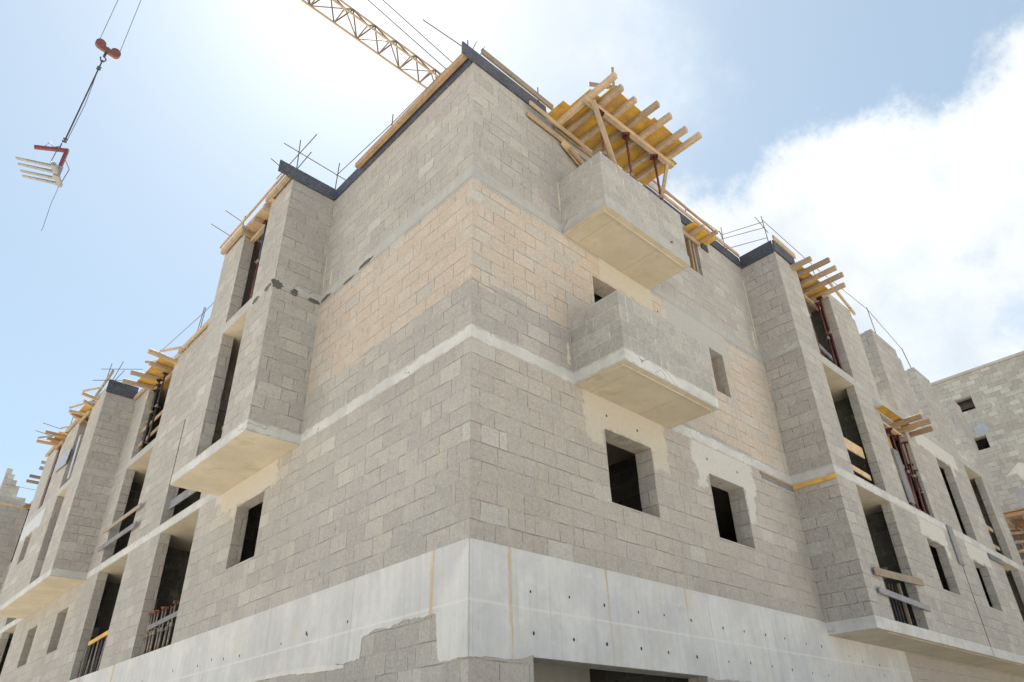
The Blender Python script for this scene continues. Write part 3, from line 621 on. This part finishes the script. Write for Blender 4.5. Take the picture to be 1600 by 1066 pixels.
# right bay, second level
formwork('small yellow formwork with three joists on the second floor of the right bay','formwork over single openings',
  [(12.75,-1.16,14.9,-.8,5.50)],[((13.95,-.5,5.42),(13.95,-1.62,5.42)),((14.42,-.5,5.42),(14.45,-1.66,5.42)),((14.98,-.5,5.42),(15.0,-1.52,5.42))],
  [((13.0,-.8,5.33),(14.66,-.8,5.33),.12,.08)],z=5.45,mj=M_orange)
formwork('yellow formwork with four joists over the top opening between the two left bays',FG,
  [(-.42,13.55,.4,15.75,8.54)],[((.2,13.60,8.46),(-.84,13.45,8.46)),((.2,14.18,8.46),(-.58,14.12,8.46)),((.2,14.95,8.46),(-.80,15.05,8.46)),((.2,15.6,8.46),(-.80,15.76,8.46))],
  [((.12,13.72,8.38),(.12,15.72,8.38),.08,.08)],extra=[((-.52,13.5,8.6),(-.02,12.75,8.62),.05,.07),((-.62,14.45,8.62),(-.05,14.0,8.64),.05,.07),((-.5,15.3,8.6),(-.05,14.9,8.6),.05,.07)],z=8.5)
formwork('timber formwork with joists over the nearer opening of the farther left bay',FG,
  [(-1.15,18.35,-.3,19.7,8.54)],[((-.7,18.0,8.62),(-1.42,17.8,8.64)),((-.7,18.5,8.56),(-1.25,18.2,8.58)),((-.7,18.9,8.46),(-1.44,19.0,8.46)),((-.7,19.5,8.46),(-1.34,19.15,8.46))],
  [((-.95,18.5,8.40),(-.95,19.7,8.40),.08,.08)],extra=[((-1.42,17.8,8.72),(-1.0,17.3,8.80),.04,.06),((-1.46,18.95,8.54),(-1.0,18.1,8.62),.04,.06)],js=.08,jh=.1,z=8.5)
formwork('timber formwork with joists over the farther opening of the farther left bay',FG,
  [(-1.2,21.2,-.3,22.4,8.54)],[((-.7,21.4,8.52),(-1.56,21.42,8.52)),((-.7,21.9,8.46),(-1.40,21.8,8.46)),((-.7,22.2,8.46),(-1.62,22.3,8.46))],
  [((-.95,21.5,8.38),(-.95,22.4,8.38),.08,.1)],extra=[((-1.62,22.2,8.54),(-1.1,21.6,8.60),.04,.06),((-1.2,21.0,8.62),(-.95,20.6,8.62),.04,.06)],js=.08,jh=.11,mj=M_orange,z=8.5)
formwork('formwork board over the tall top opening of the nearer left bay',FG,
  [(-1.06,5.5,-.3,7.0,8.56)],[((-.6,5.75,8.49),(-1.10,5.75,8.49)),((-.6,6.84,8.49),(-1.10,6.84,8.49)),((-.6,6.3,8.49),(-1.08,6.3,8.49))],[((-.8,5.7,8.40),(-.8,6.9,8.40),.1,.08)],z=8.5,deckmat=M_plyend)
for k,(y,z) in enumerate(((25.0,8.70),(25.0,8.45),(26.75,8.66),(27.1,8.55))):
    strip('timber_offcut',(.15,y,z),(-.90,y,z),.10,.12,M_oldwood,['upper','lower','upper','lower'][k]+' timber end of the '+('nearer' if k<2 else 'farther')+' pair beyond the second left bay','timber','timber ends at the far left roof edge')
strip('timber_plank',(-1.1,31.0,8.60),(-.1,31.0,8.60),.06,.11,M_plyend,'yellowish shutter board under the stepped wall at the far left','timber')
strip('timber_plank',(-.25,30.3,8.50),(.3,30.3,8.50),.5,.06,M_orange,'orange formwork boards tucked at the far left roof edge','timber')

# ---------------------------------------------------------------- steel props
def make_prop(h,mt,label,group,top=True,name='steel_prop',mt2=None,r=.03):
    o=thing(name,label,'steel prop',(0,0,0),group); h2=h*.52
    MB().tube([(0,0,.01),(0,0,h2)],r,8).box(-.06,.06,-.06,.06,0,.01).build('outer_tube',mt,o,True)
    MB().tube([(0,0,h2),(0,0,h-.01)],r*.76,8).build('inner_tube',mt2 or mt,o,True)
    MB().box(-.075,.075,-.075,.075,h-.012,h).box(-.075,-.068,-.05,.05,h-.05,h).box(.068,.075,-.05,.05,h-.05,h).build('head_plate',mt,o)
    c=MB().tube([(0,0,h2-.05),(0,0,h2+.03)],r*1.5,10)
    c.tube([(-.10,.02,h2-.01),(-.03,.04,h2-.03),(.04,.045,h2-.01),(.12,.03,h2+.01)],.008,5); c.build('collar_nut',M_galv,o)
    return o
def dup(root,label=None):
    r=root.copy(); C.objects.link(r)
    if label: r['label']=label
    for ch in root.children:
        c=ch.copy(); C.objects.link(c); c.parent=r
    return r
PG='steel props holding up the roof formwork'
pr0=make_prop(2.27,M_prop,'red steel prop nearest the corner on the upper balcony',PG); pr0.location=(2.33,-.90,L3)
for (x,y,lab) in ((3.12,-.90,'middle red steel prop on the upper balcony'),(3.98,-.93,'farthest red steel prop on the upper balcony')):
    q=dup(pr0,lab); q.location=(x,y,L3); q.rotation_euler.z=random.uniform(0,3)
for (x,y,lab,s) in ((10.09,-.91,'red prop at the near side of the top opening in the right bay',1.0),(10.35,-.62,'second red prop in the top opening of the right bay',1.0),(11.27,-.90,'red prop at the far side of the top opening in the right bay',1.0),(11.50,-.72,'thin red prop beside the far jamb of the right bay top opening',1.0)):
    q=dup(pr0,lab); q.location=(x,y,L3+.005); q.scale.z=s; q.rotation_euler=(0,random.uniform(-.008,.008),random.uniform(0,3))
# tall prop in the near left bay: blue above red
q=make_prop(2.30,M_prop,'steel prop, blue above red, in the tall top opening of the nearer left bay',PG,mt2=M_propb,r=.036); q.location=(-.86,6.05,L3)
pd0=make_prop(2.27,M_darkst,'nearest dark prop in the top opening between the left bays','dark props in the left openings'); pd0.location=(-.06,14.2,L3)
for (x,y,lab) in ((-.04,14.7,'second dark prop in the top opening between the left bays'),(.05,15.05,'third dark prop in the top opening between the left bays'),(.12,15.45,'dark prop by the far jamb of the opening between the left bays')):
    q=dup(pd0,lab); q.location=(x,y,L3); q.rotation_euler.z=random.uniform(0,3)
q=dup(pr0,'red prop in the narrow top opening of the farther left bay'); q.location=(-.86,22.1,L3)
q=dup(pr0,'red prop in the nearer top opening of the farther left bay'); q.location=(-.80,19.0,L3)
q=dup(pd0,'dark prop in the last top opening at the far left'); q.location=(-.05,30.2,L3)
# props stored in the second-floor opening of the right bay
SG='props stacked in the second-floor opening of the right bay'
for k,(x,y,s,dk,tilt) in enumerate(((13.62,-.92,.95,0,.10),(13.85,-.86,.90,0,.06),(14.12,-.90,.86,0,.04),(14.3,-.86,.62,1,.04),(14.45,-.90,.55,1,.0),(14.58,-.86,.50,0,.02))):
    q=dup(pd0 if dk else pr0,['tallest red prop next to the grey board, second floor of the right bay','second tall red prop under the small yellow formwork','third red prop under the small yellow formwork','short dark prop behind the red ones under the small yellow formwork','second short dark prop under the small yellow formwork','short red prop by the far jamb under the small yellow formwork'][k])
    q.location=(x,y,L2); q.scale.z=s; q.rotation_euler=(0,-tilt,k); q['group']=SG
solo(MB().obox((12.93,-1.0,L2+.05),(.36,0,0),(0,.035,0),(-.02,0,1.38)),'leaning_board',M_greyb,'tall grey board standing beside the props in the right bay','board')
solo(MB().obox((14.42,-.62,L2+.03),(.5,0,0),(0,.03,0),(-.1,0,1.3)),'leaning_board',M_oldwood,'weathered board at the back of the prop stack in the right bay','board')
solo(MB().obox((13.95,-.58,L2+1.0),(.45,0,0),(0,.02,0),(0,0,1.3)),'leaning_board',M_ply,'yellow board behind the props in the right bay','board')
# guard rails and stored materials in openings
GR='guard boards nailed across openings'
def rail(a,b_,ht,mt,label,th=.03): return strip('guard_board',a,b_,th,ht,mt,label,'guard board',GR)
rail((9.38,-1.0,.86),(11.98,-1.0,1.0),.15,M_oldwood,'upper weathered plank across the lowest opening of the right bay')
rail((9.34,-1.0,.50),(11.9,-1.0,.44),.12,M_greyb,'lower grey plank across the lowest opening of the right bay')
rail((10.0,-.70,4.02),(11.6,-.70,4.02),.28,M_plyend,'wide orange plank across the second-floor opening of the right bay')
rail((10.0,-.70,3.44),(11.6,-.70,3.40),.13,M_plyend,'narrow lower plank across the second-floor opening of the right bay')
rail((19.8,-.72,4.0),(21.3,-.72,4.0),.14,M_wood,'upper pale plank across the last second-floor opening of the right bay')
rail((19.8,-.72,3.40),(21.3,-.72,3.40),.12,M_wood,'lower pale plank across the last second-floor opening of the right bay')
rail((-.10,13.1,3.92),(-.10,16.1,3.92),.11,M_oldwood,'upper weathered plank across the opening between the left bays')
rail((-.10,13.1,3.42),(-.10,16.1,3.42),.14,M_greyb,'lower grey plank across the opening between the left bays')
rail((.10,9.2,3.50),(.10,11.45,3.50),.22,M_greyb,'grey board across the opening half hidden behind the nearer left bay')
rail((-.60,5.82,3.75),(-.60,6.92,3.72),.07,M_plyend,'thin upper plank across the tall opening of the nearer left bay')
rail((-.62,5.82,3.35),(-.62,6.92,3.30),.14,M_oldwood,'wide middle plank across the tall opening of the nearer left bay')
rail((-.64,5.82,3.12),(-.64,6.92,3.10),.06,M_oldwood,'lowest plank across the tall opening of the nearer left bay')
rail((-.60,5.7,6.22),(-.60,6.9,6.22),.28,M_wood,'pale board across the foot of the top opening in the nearer left bay')
rail((.10,13.75,6.55),(.10,15.7,6.50),.12,M_orange,'lower plank behind the dark props between the left bays')
rail((.10,13.75,7.05),(.10,15.7,7.0),.12,M_orange,'upper plank behind the dark props between the left bays')
rail((10.2,-.60,7.05),(11.8,-.60,6.75),.14,M_greyb,'grey plank behind the props in the top opening of the right bay')
rail((9.98,-.58,6.50),(11.8,-.58,6.42),.12,M_greyb,'lower grey plank in the top opening of the right bay')
solo(MB().obox((15.38,-.985,1.95),(.38,0,0),(0,.03,0),(0,0,1.02)),'leaning_board',M_greyb,'dark grey board hung over the slab edge of the right bay','board')
board(18.55,19.8,-.985,-.955,2.60,2.76,'dark board strip under the slab edge near the last opening of the right bay',M_greyb,'board_strip','board')
solo(MB().obox((-.97,19.6,6.9),(0,1.6,.15),(.02,0,0),(0,-.1,.55)),'plastic_sheet',M_tarp,'pale blue sheet hanging on the farther left bay','sheet')
solo(MB().beam((-.93,18.62,6.1),(-.95,18.7,7.6),.03,.18,(0,1,0)),'leaning_board',M_tarp,'pale narrow board standing in the farther left bay top opening','board')
# stored props with rusty heads, first-floor opening on the left
HG='rusty-headed props standing in the first-floor left opening'
ps0=make_prop(.93,M_galv,'rusty-headed prop nearest the corner in the first-floor left opening',HG,name='stored_prop',r=.024)
for ch in ps0.children:
    if ch.name.startswith('head_plate'):
        ch.data.materials[0]=M_rust
        for v in ch.data.vertices: v.co.x*=.6; v.co.y*=.6
ordn=['nearest','second','third','fourth','fifth','sixth','seventh','eighth']
for k,y in enumerate((9.62,9.92,10.13,10.35,10.56,10.80,10.95,11.12)):
    q=ps0 if k==0 else dup(ps0); q['label']=ordn[k]+' of the eight rusty-headed props from the corner, first-floor left opening'
    q.location=(.13+.02*(k%2),y,0.0); q.rotation_euler=(random.uniform(-.03,.03),0,k*1.3); q.scale.z=random.uniform(.97,1.05)
strip('guard_board',(.09,9.2,.66),(.09,10.9,.60),.03,.10,M_greyb,'grey board across the rusty-headed props','guard board',GR)
# bundle of bars with a yellow cap board, next opening
HB='dark bars bundled in the next first-floor left opening'
for k in range(14):
    y=13.6+k*.155; o=solo(MB().tube([(.12,y,0.0),(.12+.03*(k%2),y+random.uniform(-.02,.06),.84)],.020,6),'steel_bar',M_darkst if k%3 else M_galv,'','steel bar',HB)
    o['label']=['nearest','second','third','fourth','fifth','sixth','seventh','eighth','ninth','tenth','eleventh','twelfth','thirteenth','farthest'][k]+' upright bar from the corner under the yellow board in the left opening'
strip('guard_board',(.08,13.65,.92),(.08,15.2,.84),.04,.10,M_ply,'yellow board over the bundled bars in the left opening','guard board',GR)
for k in range(9):
    x=10.15+k*.17; o=solo(MB().tube([(x,-.60,0.0),(x+random.uniform(-.02,.02),-.62,.92)],.022,6),'steel_bar',M_darkst,['first','second','third','fourth','fifth','sixth','seventh','eighth','last'][k]+' dark bar from the left behind the planks of the lowest right opening','steel bar','dark bars behind the planks of the right bay')
    # rusty tips
strip('steel_post',(11.52,-.66,0),(11.35,-.70,.95),.06,.04,M_oldwood,'brown post leaning at the far jamb of the lowest right opening','post')

# ---------------------------------------------------------------- rebar and roof wires
RG='reinforcing bars standing on the roof edges'
def rod(pts,label,r=.011,group=RG,mt=None,name='rebar_rod'): return solo(MB().tube(pts,r,6),name,mt or M_rebar,label,'rebar',group)
rod([(-.87,4.88,8.85),(-.90,4.9,9.98)],'upright bar at the outer end of the nearer left bay',.011)
rod([(.05,4.86,8.85),(.08,4.88,9.94)],'upright bar where the nearer left bay meets the wall',.011)
rod([(-1.25,4.89,9.62),(.35,4.89,9.55)],'level bar tied across the nearer left bay')
rod([(-1.45,4.9,9.02),(-1.2,4.9,8.93)],'short bar end beyond the dark board of the nearer left bay')
rod([(-.9,5.9,9.55),(-.89,4.1,9.50)],'bar crossing the upright of the nearer left bay, upper')
rod([(-.88,5.1,9.05),(-.86,4.3,9.15)],'short bar leaning by the upright of the nearer left bay')
rod([(.08,4.95,9.60),(.10,2.8,9.45),(.10,.9,9.40)],'long bar running along the left roof edge towards the corner',.010)
rod([(.10,2.76,8.85),(.10,2.74,9.72)],'upright bar midway along the left roof edge')
rod([(-1.02,.15,8.92),(-.15,.15,9.03)],'bar sticking out level from the building corner')
rod([(-.02,.13,8.85),(-.03,.13,9.30)],'short upright bar at the building corner',.011)
rod([(.05,.15,9.0),(.19,.15,9.49)],'left slanting bar at the building corner')
rod([(.22,.15,9.0),(.39,.15,9.54)],'right slanting bar at the building corner')
rod([(1.62,-.03,8.85),(1.62,-.03,9.25)],'short bar on the roof edge left of the balcony formwork')
rod([(8.46,.1,8.85),(8.54,.1,9.82)],'upright bar on the roof beside the right bay recess',.011)
rod([(8.93,-.85,8.9),(8.90,-.85,9.78)],'upright bar on the outer corner of the right bay',.011)
rod([(8.50,.12,9.55),(8.92,-.85,9.60)],'upper bar tied between the two uprights by the right bay',.009)
rod([(8.44,.2,9.40),(8.93,-.85,9.42)],'middle bar tied between the two uprights by the right bay',.009)
rod([(8.30,.35,9.0),(8.95,-.85,9.10)],'lower bar tied between the two uprights by the right bay',.009)
rod([(8.4,.1,9.62),(9.1,.3,9.30)],'short bar crossing the upright beside the right bay recess',.009)
rod([(8.6,-.8,9.62),(9.1,-.84,9.35)],'short bar crossing the upright of the right bay corner',.009)
rod([(5.0,.1,9.32),(8.5,.1,9.58)],'long bar along the right roof edge beyond the balcony',.009)
rod([(6.55,-.05,8.9),(6.53,-.05,9.25)],'short upright bar on the right roof edge above the small window')
rod([(8.92,-.84,9.68),(12.0,-.80,9.75),(15.56,-.8,9.98),(18.0,-.8,9.45)],'guard wire running over the tops of the right bay walls',.009)
rod([(15.62,-.8,8.75),(15.56,-.8,10.05)],'upright bar on top of the middle wall of the right bay',.011)
rod([(18.3,-.8,8.70),(17.93,-.8,9.50)],'leaning bar on top of the last wall of the right bay',.013)
rod([(11.1,-1.0,8.6),(11.05,-1.0,9.15)],'bar rising between the joists of the right bay')
rod([(-.05,11.9,8.8),(-.05,11.85,9.5)],'upright bar on the left roof behind the nearer bay')
rod([(-.05,12.1,8.8),(-.10,11.8,9.45)],'leaning bar on the left roof behind the nearer bay')
rod([(-.05,9.0,9.3),(-.05,11.9,9.35),(-.3,14.5,9.1)],'guard wire along the left roof between the bays',.009)
rod([(-1.04,7.05,8.8),(-1.04,7.02,9.1)],'short bar on the far part of the nearer left bay roof')
rod([(-1.6,7.5,8.85),(-1.1,7.5,8.75)],'lower bar end poking out of the nearer left bay roof')
rod([(-1.5,7.0,8.98),(-1.1,7.0,8.88)],'upper bar end poking out of the nearer left bay roof')
rod([(-1.0,17.1,8.9),(-1.0,17.0,9.55)],'upright bar at the corner of the farther left bay')
rod([(-.85,17.1,8.9),(-.75,16.7,9.6)],'first slanting bar at the corner of the farther left bay')
rod([(-.9,17.1,8.7),(-.65,16.7,9.3)],'second slanting bar at the corner of the farther left bay')
rod([(-1.23,17.1,9.30),(-.05,17.1,9.74)],'upper level bar across the farther left bay',.010)
rod([(-1.36,17.1,8.84),(-.44,17.1,9.17)],'lower level bar across the farther left bay',.010)
rod([(-1.79,20.9,8.60),(-1.2,20.9,8.54)],'long bar end poking out above the farther left bay')
rod([(-1.92,20.9,8.27),(-1.4,20.9,8.22)],'lower bar end poking out above the farther left bay')
rod([(-.98,20.9,8.7),(-.98,20.85,9.2)],'short upright bar on the farther left bay')
rod([(-1.6,27.3,8.3),(-.3,27.3,8.3)],'thin bar below the timber ends at the far left roof edge',.008)

# ---------------------------------------------------------------- the tower crane
CR=thing('tower_crane','yellow lattice tower crane jib reaching over the roof at the upper left','crane',(55,17.7,GZ))
jb=MB(); A=lambda x:Vector((x,18.3,35.1)); Bc=lambda x:Vector((x,17.1,35.05)); Tc=lambda x:Vector((x,17.7,36.45))
xs=[-13.2+1.505*k for k in range(44)]
x0,x1=-13.2,53.5
jb.beam(A(x0),A(x1),.10,.10); jb.beam(Bc(x0),Bc(x1),.10,.10); jb.tube([Tc(x0),Tc(x1)],.06,8)
jb.build('jib_chord',M_crane,CR)
dg=MB()
for k,x in enumerate(xs[:-1]):
    r=.045; xm=x+.75
    dg.tube([A(x),Tc(xm)],r,6); dg.tube([Tc(xm),A(x+1.505)],r,6); dg.tube([Bc(x),Tc(xm)],r,6); dg.tube([Tc(xm),Bc(x+1.505)],r,6)
    dg.tube([A(x),Bc(x)],r*.9,6); dg.tube([A(x) if k%2 else Bc(x),Bc(x+1.505) if k%2 else A(x+1.505)],r*.9,6)
dg.build('jib_lacing',M_craned,CR)
# the two guy ropes seen beside the jib
def guy(p,q,t0,t1):
    p,q=Vector(p),Vector(q); d=q-p; return [p+d*t0,p+d*t1]
MB().tube(guy((6.16,17.1,37.27),(12.04,17.1,36.30),-1.4,1.0)+[Vector((12.6,17.1,36.25))],.036,6).build('guy_line',M_cable,CR)
MB().tube(guy((7.10,17.1,38.30),(12.53,17.1,37.38),-1.4,1.0)+[Vector((53.5,17.1,37.4))],.036,6).build('guy_line',M_cable,CR)
ms=MB()
for sx in (-.8,.8):
    for sy in (-.8,.8): ms.beam((54.3+sx,17.7+sy,GZ),(54.3+sx,17.7+sy,37.5),.16,.16)
ms.build('mast_leg',M_crane,CR); ml=MB(); z=GZ; k=0
while z<36:
    for sy in (-.8,.8): ml.tube([(53.5,17.7+sy,z),(55.1,17.7+sy,z+1.6)] if k%2 else [(55.1,17.7+sy,z),(53.5,17.7+sy,z+1.6)],.04,6)
    for sx in (-.8,.8): ml.tube([(54.3+sx,16.9,z),(54.3+sx,18.5,z+1.6)] if k%2 else [(54.3+sx,18.5,z),(54.3+sx,16.9,z+1.6)],.04,6)
    z+=1.6; k+=1
ml.build('mast_lacing',M_craned,CR)
MB().box(52.9,54.3,15.5,16.8,33.2,35.0).build('cab',M_tine,CR)
tr=MB(); tr.box(-5.0,-3.7,17.0,18.4,34.80,34.98); tr.tube([(-4.62,17.0,34.8),(-4.62,18.4,34.8)],.16,10); tr.tube([(-3.95,17.0,34.8),(-3.95,18.4,34.8)],.16,10); tr.build('trolley',M_hook,CR)
HK=thing('hook_block','rust-red double pulley hook block hanging on two ropes from the crane','hook block',(-4.35,18.2,22.4))
MB().tube([(-4.72,18.2,24.0),(-4.62,18.2,34.7)],.013,6).build('hoist_rope',M_cable,HK)
MB().tube([(-3.93,18.2,23.95),(-3.97,18.2,34.7)],.013,6).build('hoist_rope',M_cable,HK)
hb=MB()
for cx,cz in ((-4.63,23.87),(-4.05,23.80)):
    pts=[(cx+.20*math.cos(2*math.pi*k/14)*(.95),18.13,cz+.24*math.sin(2*math.pi*k/14)) for k in range(14)]; hb.prism(pts,(0,.14,0))
hb.prism([(-4.66,18.14,23.62),(-4.0,18.14,23.55),(-4.02,18.14,23.75),(-4.34,18.14,23.86),(-4.64,18.14,23.85)],(0,.12,0))
hb.build('sheave_housing',M_hook,HK)
hk=MB(); hk.tube([(-4.35,18.2,23.6),(-4.36,18.2,23.3)],.05,8)
hk.tube([(-4.36+.10*math.sin(t)*(1),18.2,23.17+.12*math.cos(t)) for t in [k*.55 for k in range(10)]],.028,6); hk.build('hook',M_darkst,HK)
SL=thing('lifting_chain','dark doubled chain sling between the crane hook and the fork','chain',(-4.4,18.2,18.1))
MB().tube([(-4.36,18.2,23.08),(-4.37,18.2,22.5),(-4.45,18.2,18.35)],.030,6).build('chain',M_darkst,SL)
MB().tube([(-4.37,18.2,22.4),(-4.31,18.25,20.5),(-4.39,18.25,18.4)],.013,6).build('tail_chain',M_cable,SL)
cl=MB()
for z in (23.02,22.62,22.5,18.42,18.28): cl.tube([(-4.36-.09*(23.02-z)/4.7-.07,18.2,z),(-4.36-.09*(23.02-z)/4.7+.07,18.2,z+.03)],.04,6)
cl.build('shackle',M_darkst,SL)
FK=thing('pallet_fork','crane pallet fork with maroon arm and four pale tines hanging at the upper left','pallet fork',(-4.4,18.2,16.2))
FT=Vector((-.915,.403,0)); FB_=Vector((.42,.907,0)).normalized(); FO=Vector((-4.27,18.2,0))
def fk(t,b,z): return FO+FT*t+FB_*b+Vector((0,0,z))
MB().beam(fk(1.0,0,17.80),fk(-.05,0,17.96),.12,.13).build('top_arm',M_maroon,FK)
MB().beam(fk(0,0,18.0),fk(0,0,16.72),.11,.13,tuple(FB_)).build('back_post',M_maroon,FK)
for b0 in (-.45,-.16,.18,.44):
    t=MB(); n=6; L=1.12
    for k in range(n):
        for (q,i0) in ((k/n,0),((k+1)/n,1)):
            h=.085*(1-.7*q)
            for db in (-.05,.05):
                for dz in (-h,0): t.v.append(tuple(fk(.05+L*q,b0+db,16.74+dz)))
        i=8*k; t.f+=[(i,i+1,i+5,i+4),(i+2,i+6,i+7,i+3),(i,i+4,i+6,i+2),(i+1,i+3,i+7,i+5)]; t.mi+=[0]*4
        if k==n-1: t.f.append((i+4,i+5,i+7,i+6)); t.mi.append(0)
    t.build('tine',M_tine,FK)
MB().beam(fk(.0,-.55,16.72),fk(.0,.56,16.72),.15,.16).build('carriage_bar',M_tine,FK)
MB().beam(fk(0,0,17.1),fk(0,0,16.6),.2,.18,(0,1,0)).build('carriage_bracket',M_tine,FK)
MB().tube([fk(.25,0,18.25),fk(.25,0,18.0)],.022,6).tube([fk(.72,0,17.9),fk(.62,0,18.2),fk(.45,0,17.98),fk(.25,0,18.08)],.02,6).build('lifting_eye',M_darkst,FK)
MB().tube([fk(.3,.0,17.9),fk(.12,-.5,16.8)],.016,6).build('stay_cable',M_cable,FK)
MB().tube([fk(-.02,.05,17.6),fk(-.2,.25,17.3),fk(-.02,.5,16.75)],.016,6).build('stay_cable',M_cable,FK)
MB().tube([fk(0,.5,16.62),fk(.02,.5,15.8),fk(-.04,.5,14.6),fk(-.02,.5,14.5)],.009,6).build('tag_line',M_cable,FK)

# ---------------------------------------------------------------- building beyond, right
FB=thing('rough_block_building','rough whitish block building behind the far end of the right-hand wing','building',(28,-2,GZ))
wall('x',28,.4,-3.0,6,GZ,12.35,[(-.42,.24,10.72,11.36),(-.38,.12,8.90,9.48),(-2.9,-.5,2,5.3)],M_far,parent=FB)
wall('x',28.9,.4,-14,-3.0,GZ,12.75,[(-13,-3.3,2,5.6)],M_far,parent=FB)
mb=MB(); mb.box(28.4,28.9,-3.05,-3.0,GZ,12.3); mb.box(28.4,36,-3.04,-2.8,GZ,12.3); mb.build('wall',M_far,FB)
mb=MB(); mb.box(27.9,29.2,-3.02,6,12.36,12.46); mb.box(28.8,30,-14,-2.99,12.78,12.9); mb.build('coping',M_band3,FB)
mb=MB(); mb.box(28.86,28.9,-14,-3.0,9.1,9.3); mb.build('floor_slab',M_band3,FB)
mb=MB(); mb.box(28.4,36,-14,6,12.2,12.3); mb.box(28.4,36,-14,6,5.6,5.9);mb.box(28.4,36,-14,6,8.6,8.8);mb.box(31,31.2,-14,6,GZ,12); mb.build('inner_wall',M_in,FB)  # unseen floors and wall added in the darkened colour so the windows read black
plate('x',27.985,[(-1.2,6.8),(-.9,7.6),(-.5,7.55),(-1.1,8.0),(-1.3,7.9),(-1.9,6.9),(-1.8,6.5),(-1.3,6.45)],.02,'lintel',M_plaster,FB)
plate('x',27.988,ragged([(-3.0,5.35),(-.6,5.35),(-.6,7.0),(-1.1,6.9),(-1.3,6.3),(-3.0,6.3)],4,.03),.02,'lintel',M_band3,FB)
plate('x',27.985,[(-.55,9.62),(-.1,9.6),(-.05,9.9),(-.4,10.0),(-.6,9.85)],.02,'mortar_smear',M_tarp,FB)
ff=thing('falsework','rusty timber falsework stacked under the building beyond, lower right','formwork',(25,-1.2,3.0))
for k in range(8): MB().beam((24.2+k*.26,-.35,5.10),(24.3+k*.26,-3.6,5.02),.10,.13).build('joist',M_orange,ff)
MB().box(24.1,26.4,-3.6,-.35,5.17,5.20).build('deck_panel',M_orange,ff)
for k in range(3): MB().beam((24.1,-.7-k*.5,4.9),(26.4,-.75-k*.5,4.9),.08,.14).build('bearer',M_oldwood,ff)
for k in range(6): MB().tube([(24.6+.25*(k%3),-.55-k*.22,2.0),(24.5+.3*(k%2),-.5-k*.25,4.83)],.035,6).build('upright',M_rust,ff)
for k in range(5): MB().beam((24.5,-.5,4.55-k*.33),(24.7,-2.2,4.35-k*.25),.06,.09).build('brace',M_oldwood if k%2 else M_orange,ff)
MB().box(26.4,26.5,-3.6,-.1,GZ,5.1).build('back_board',M_in,ff)
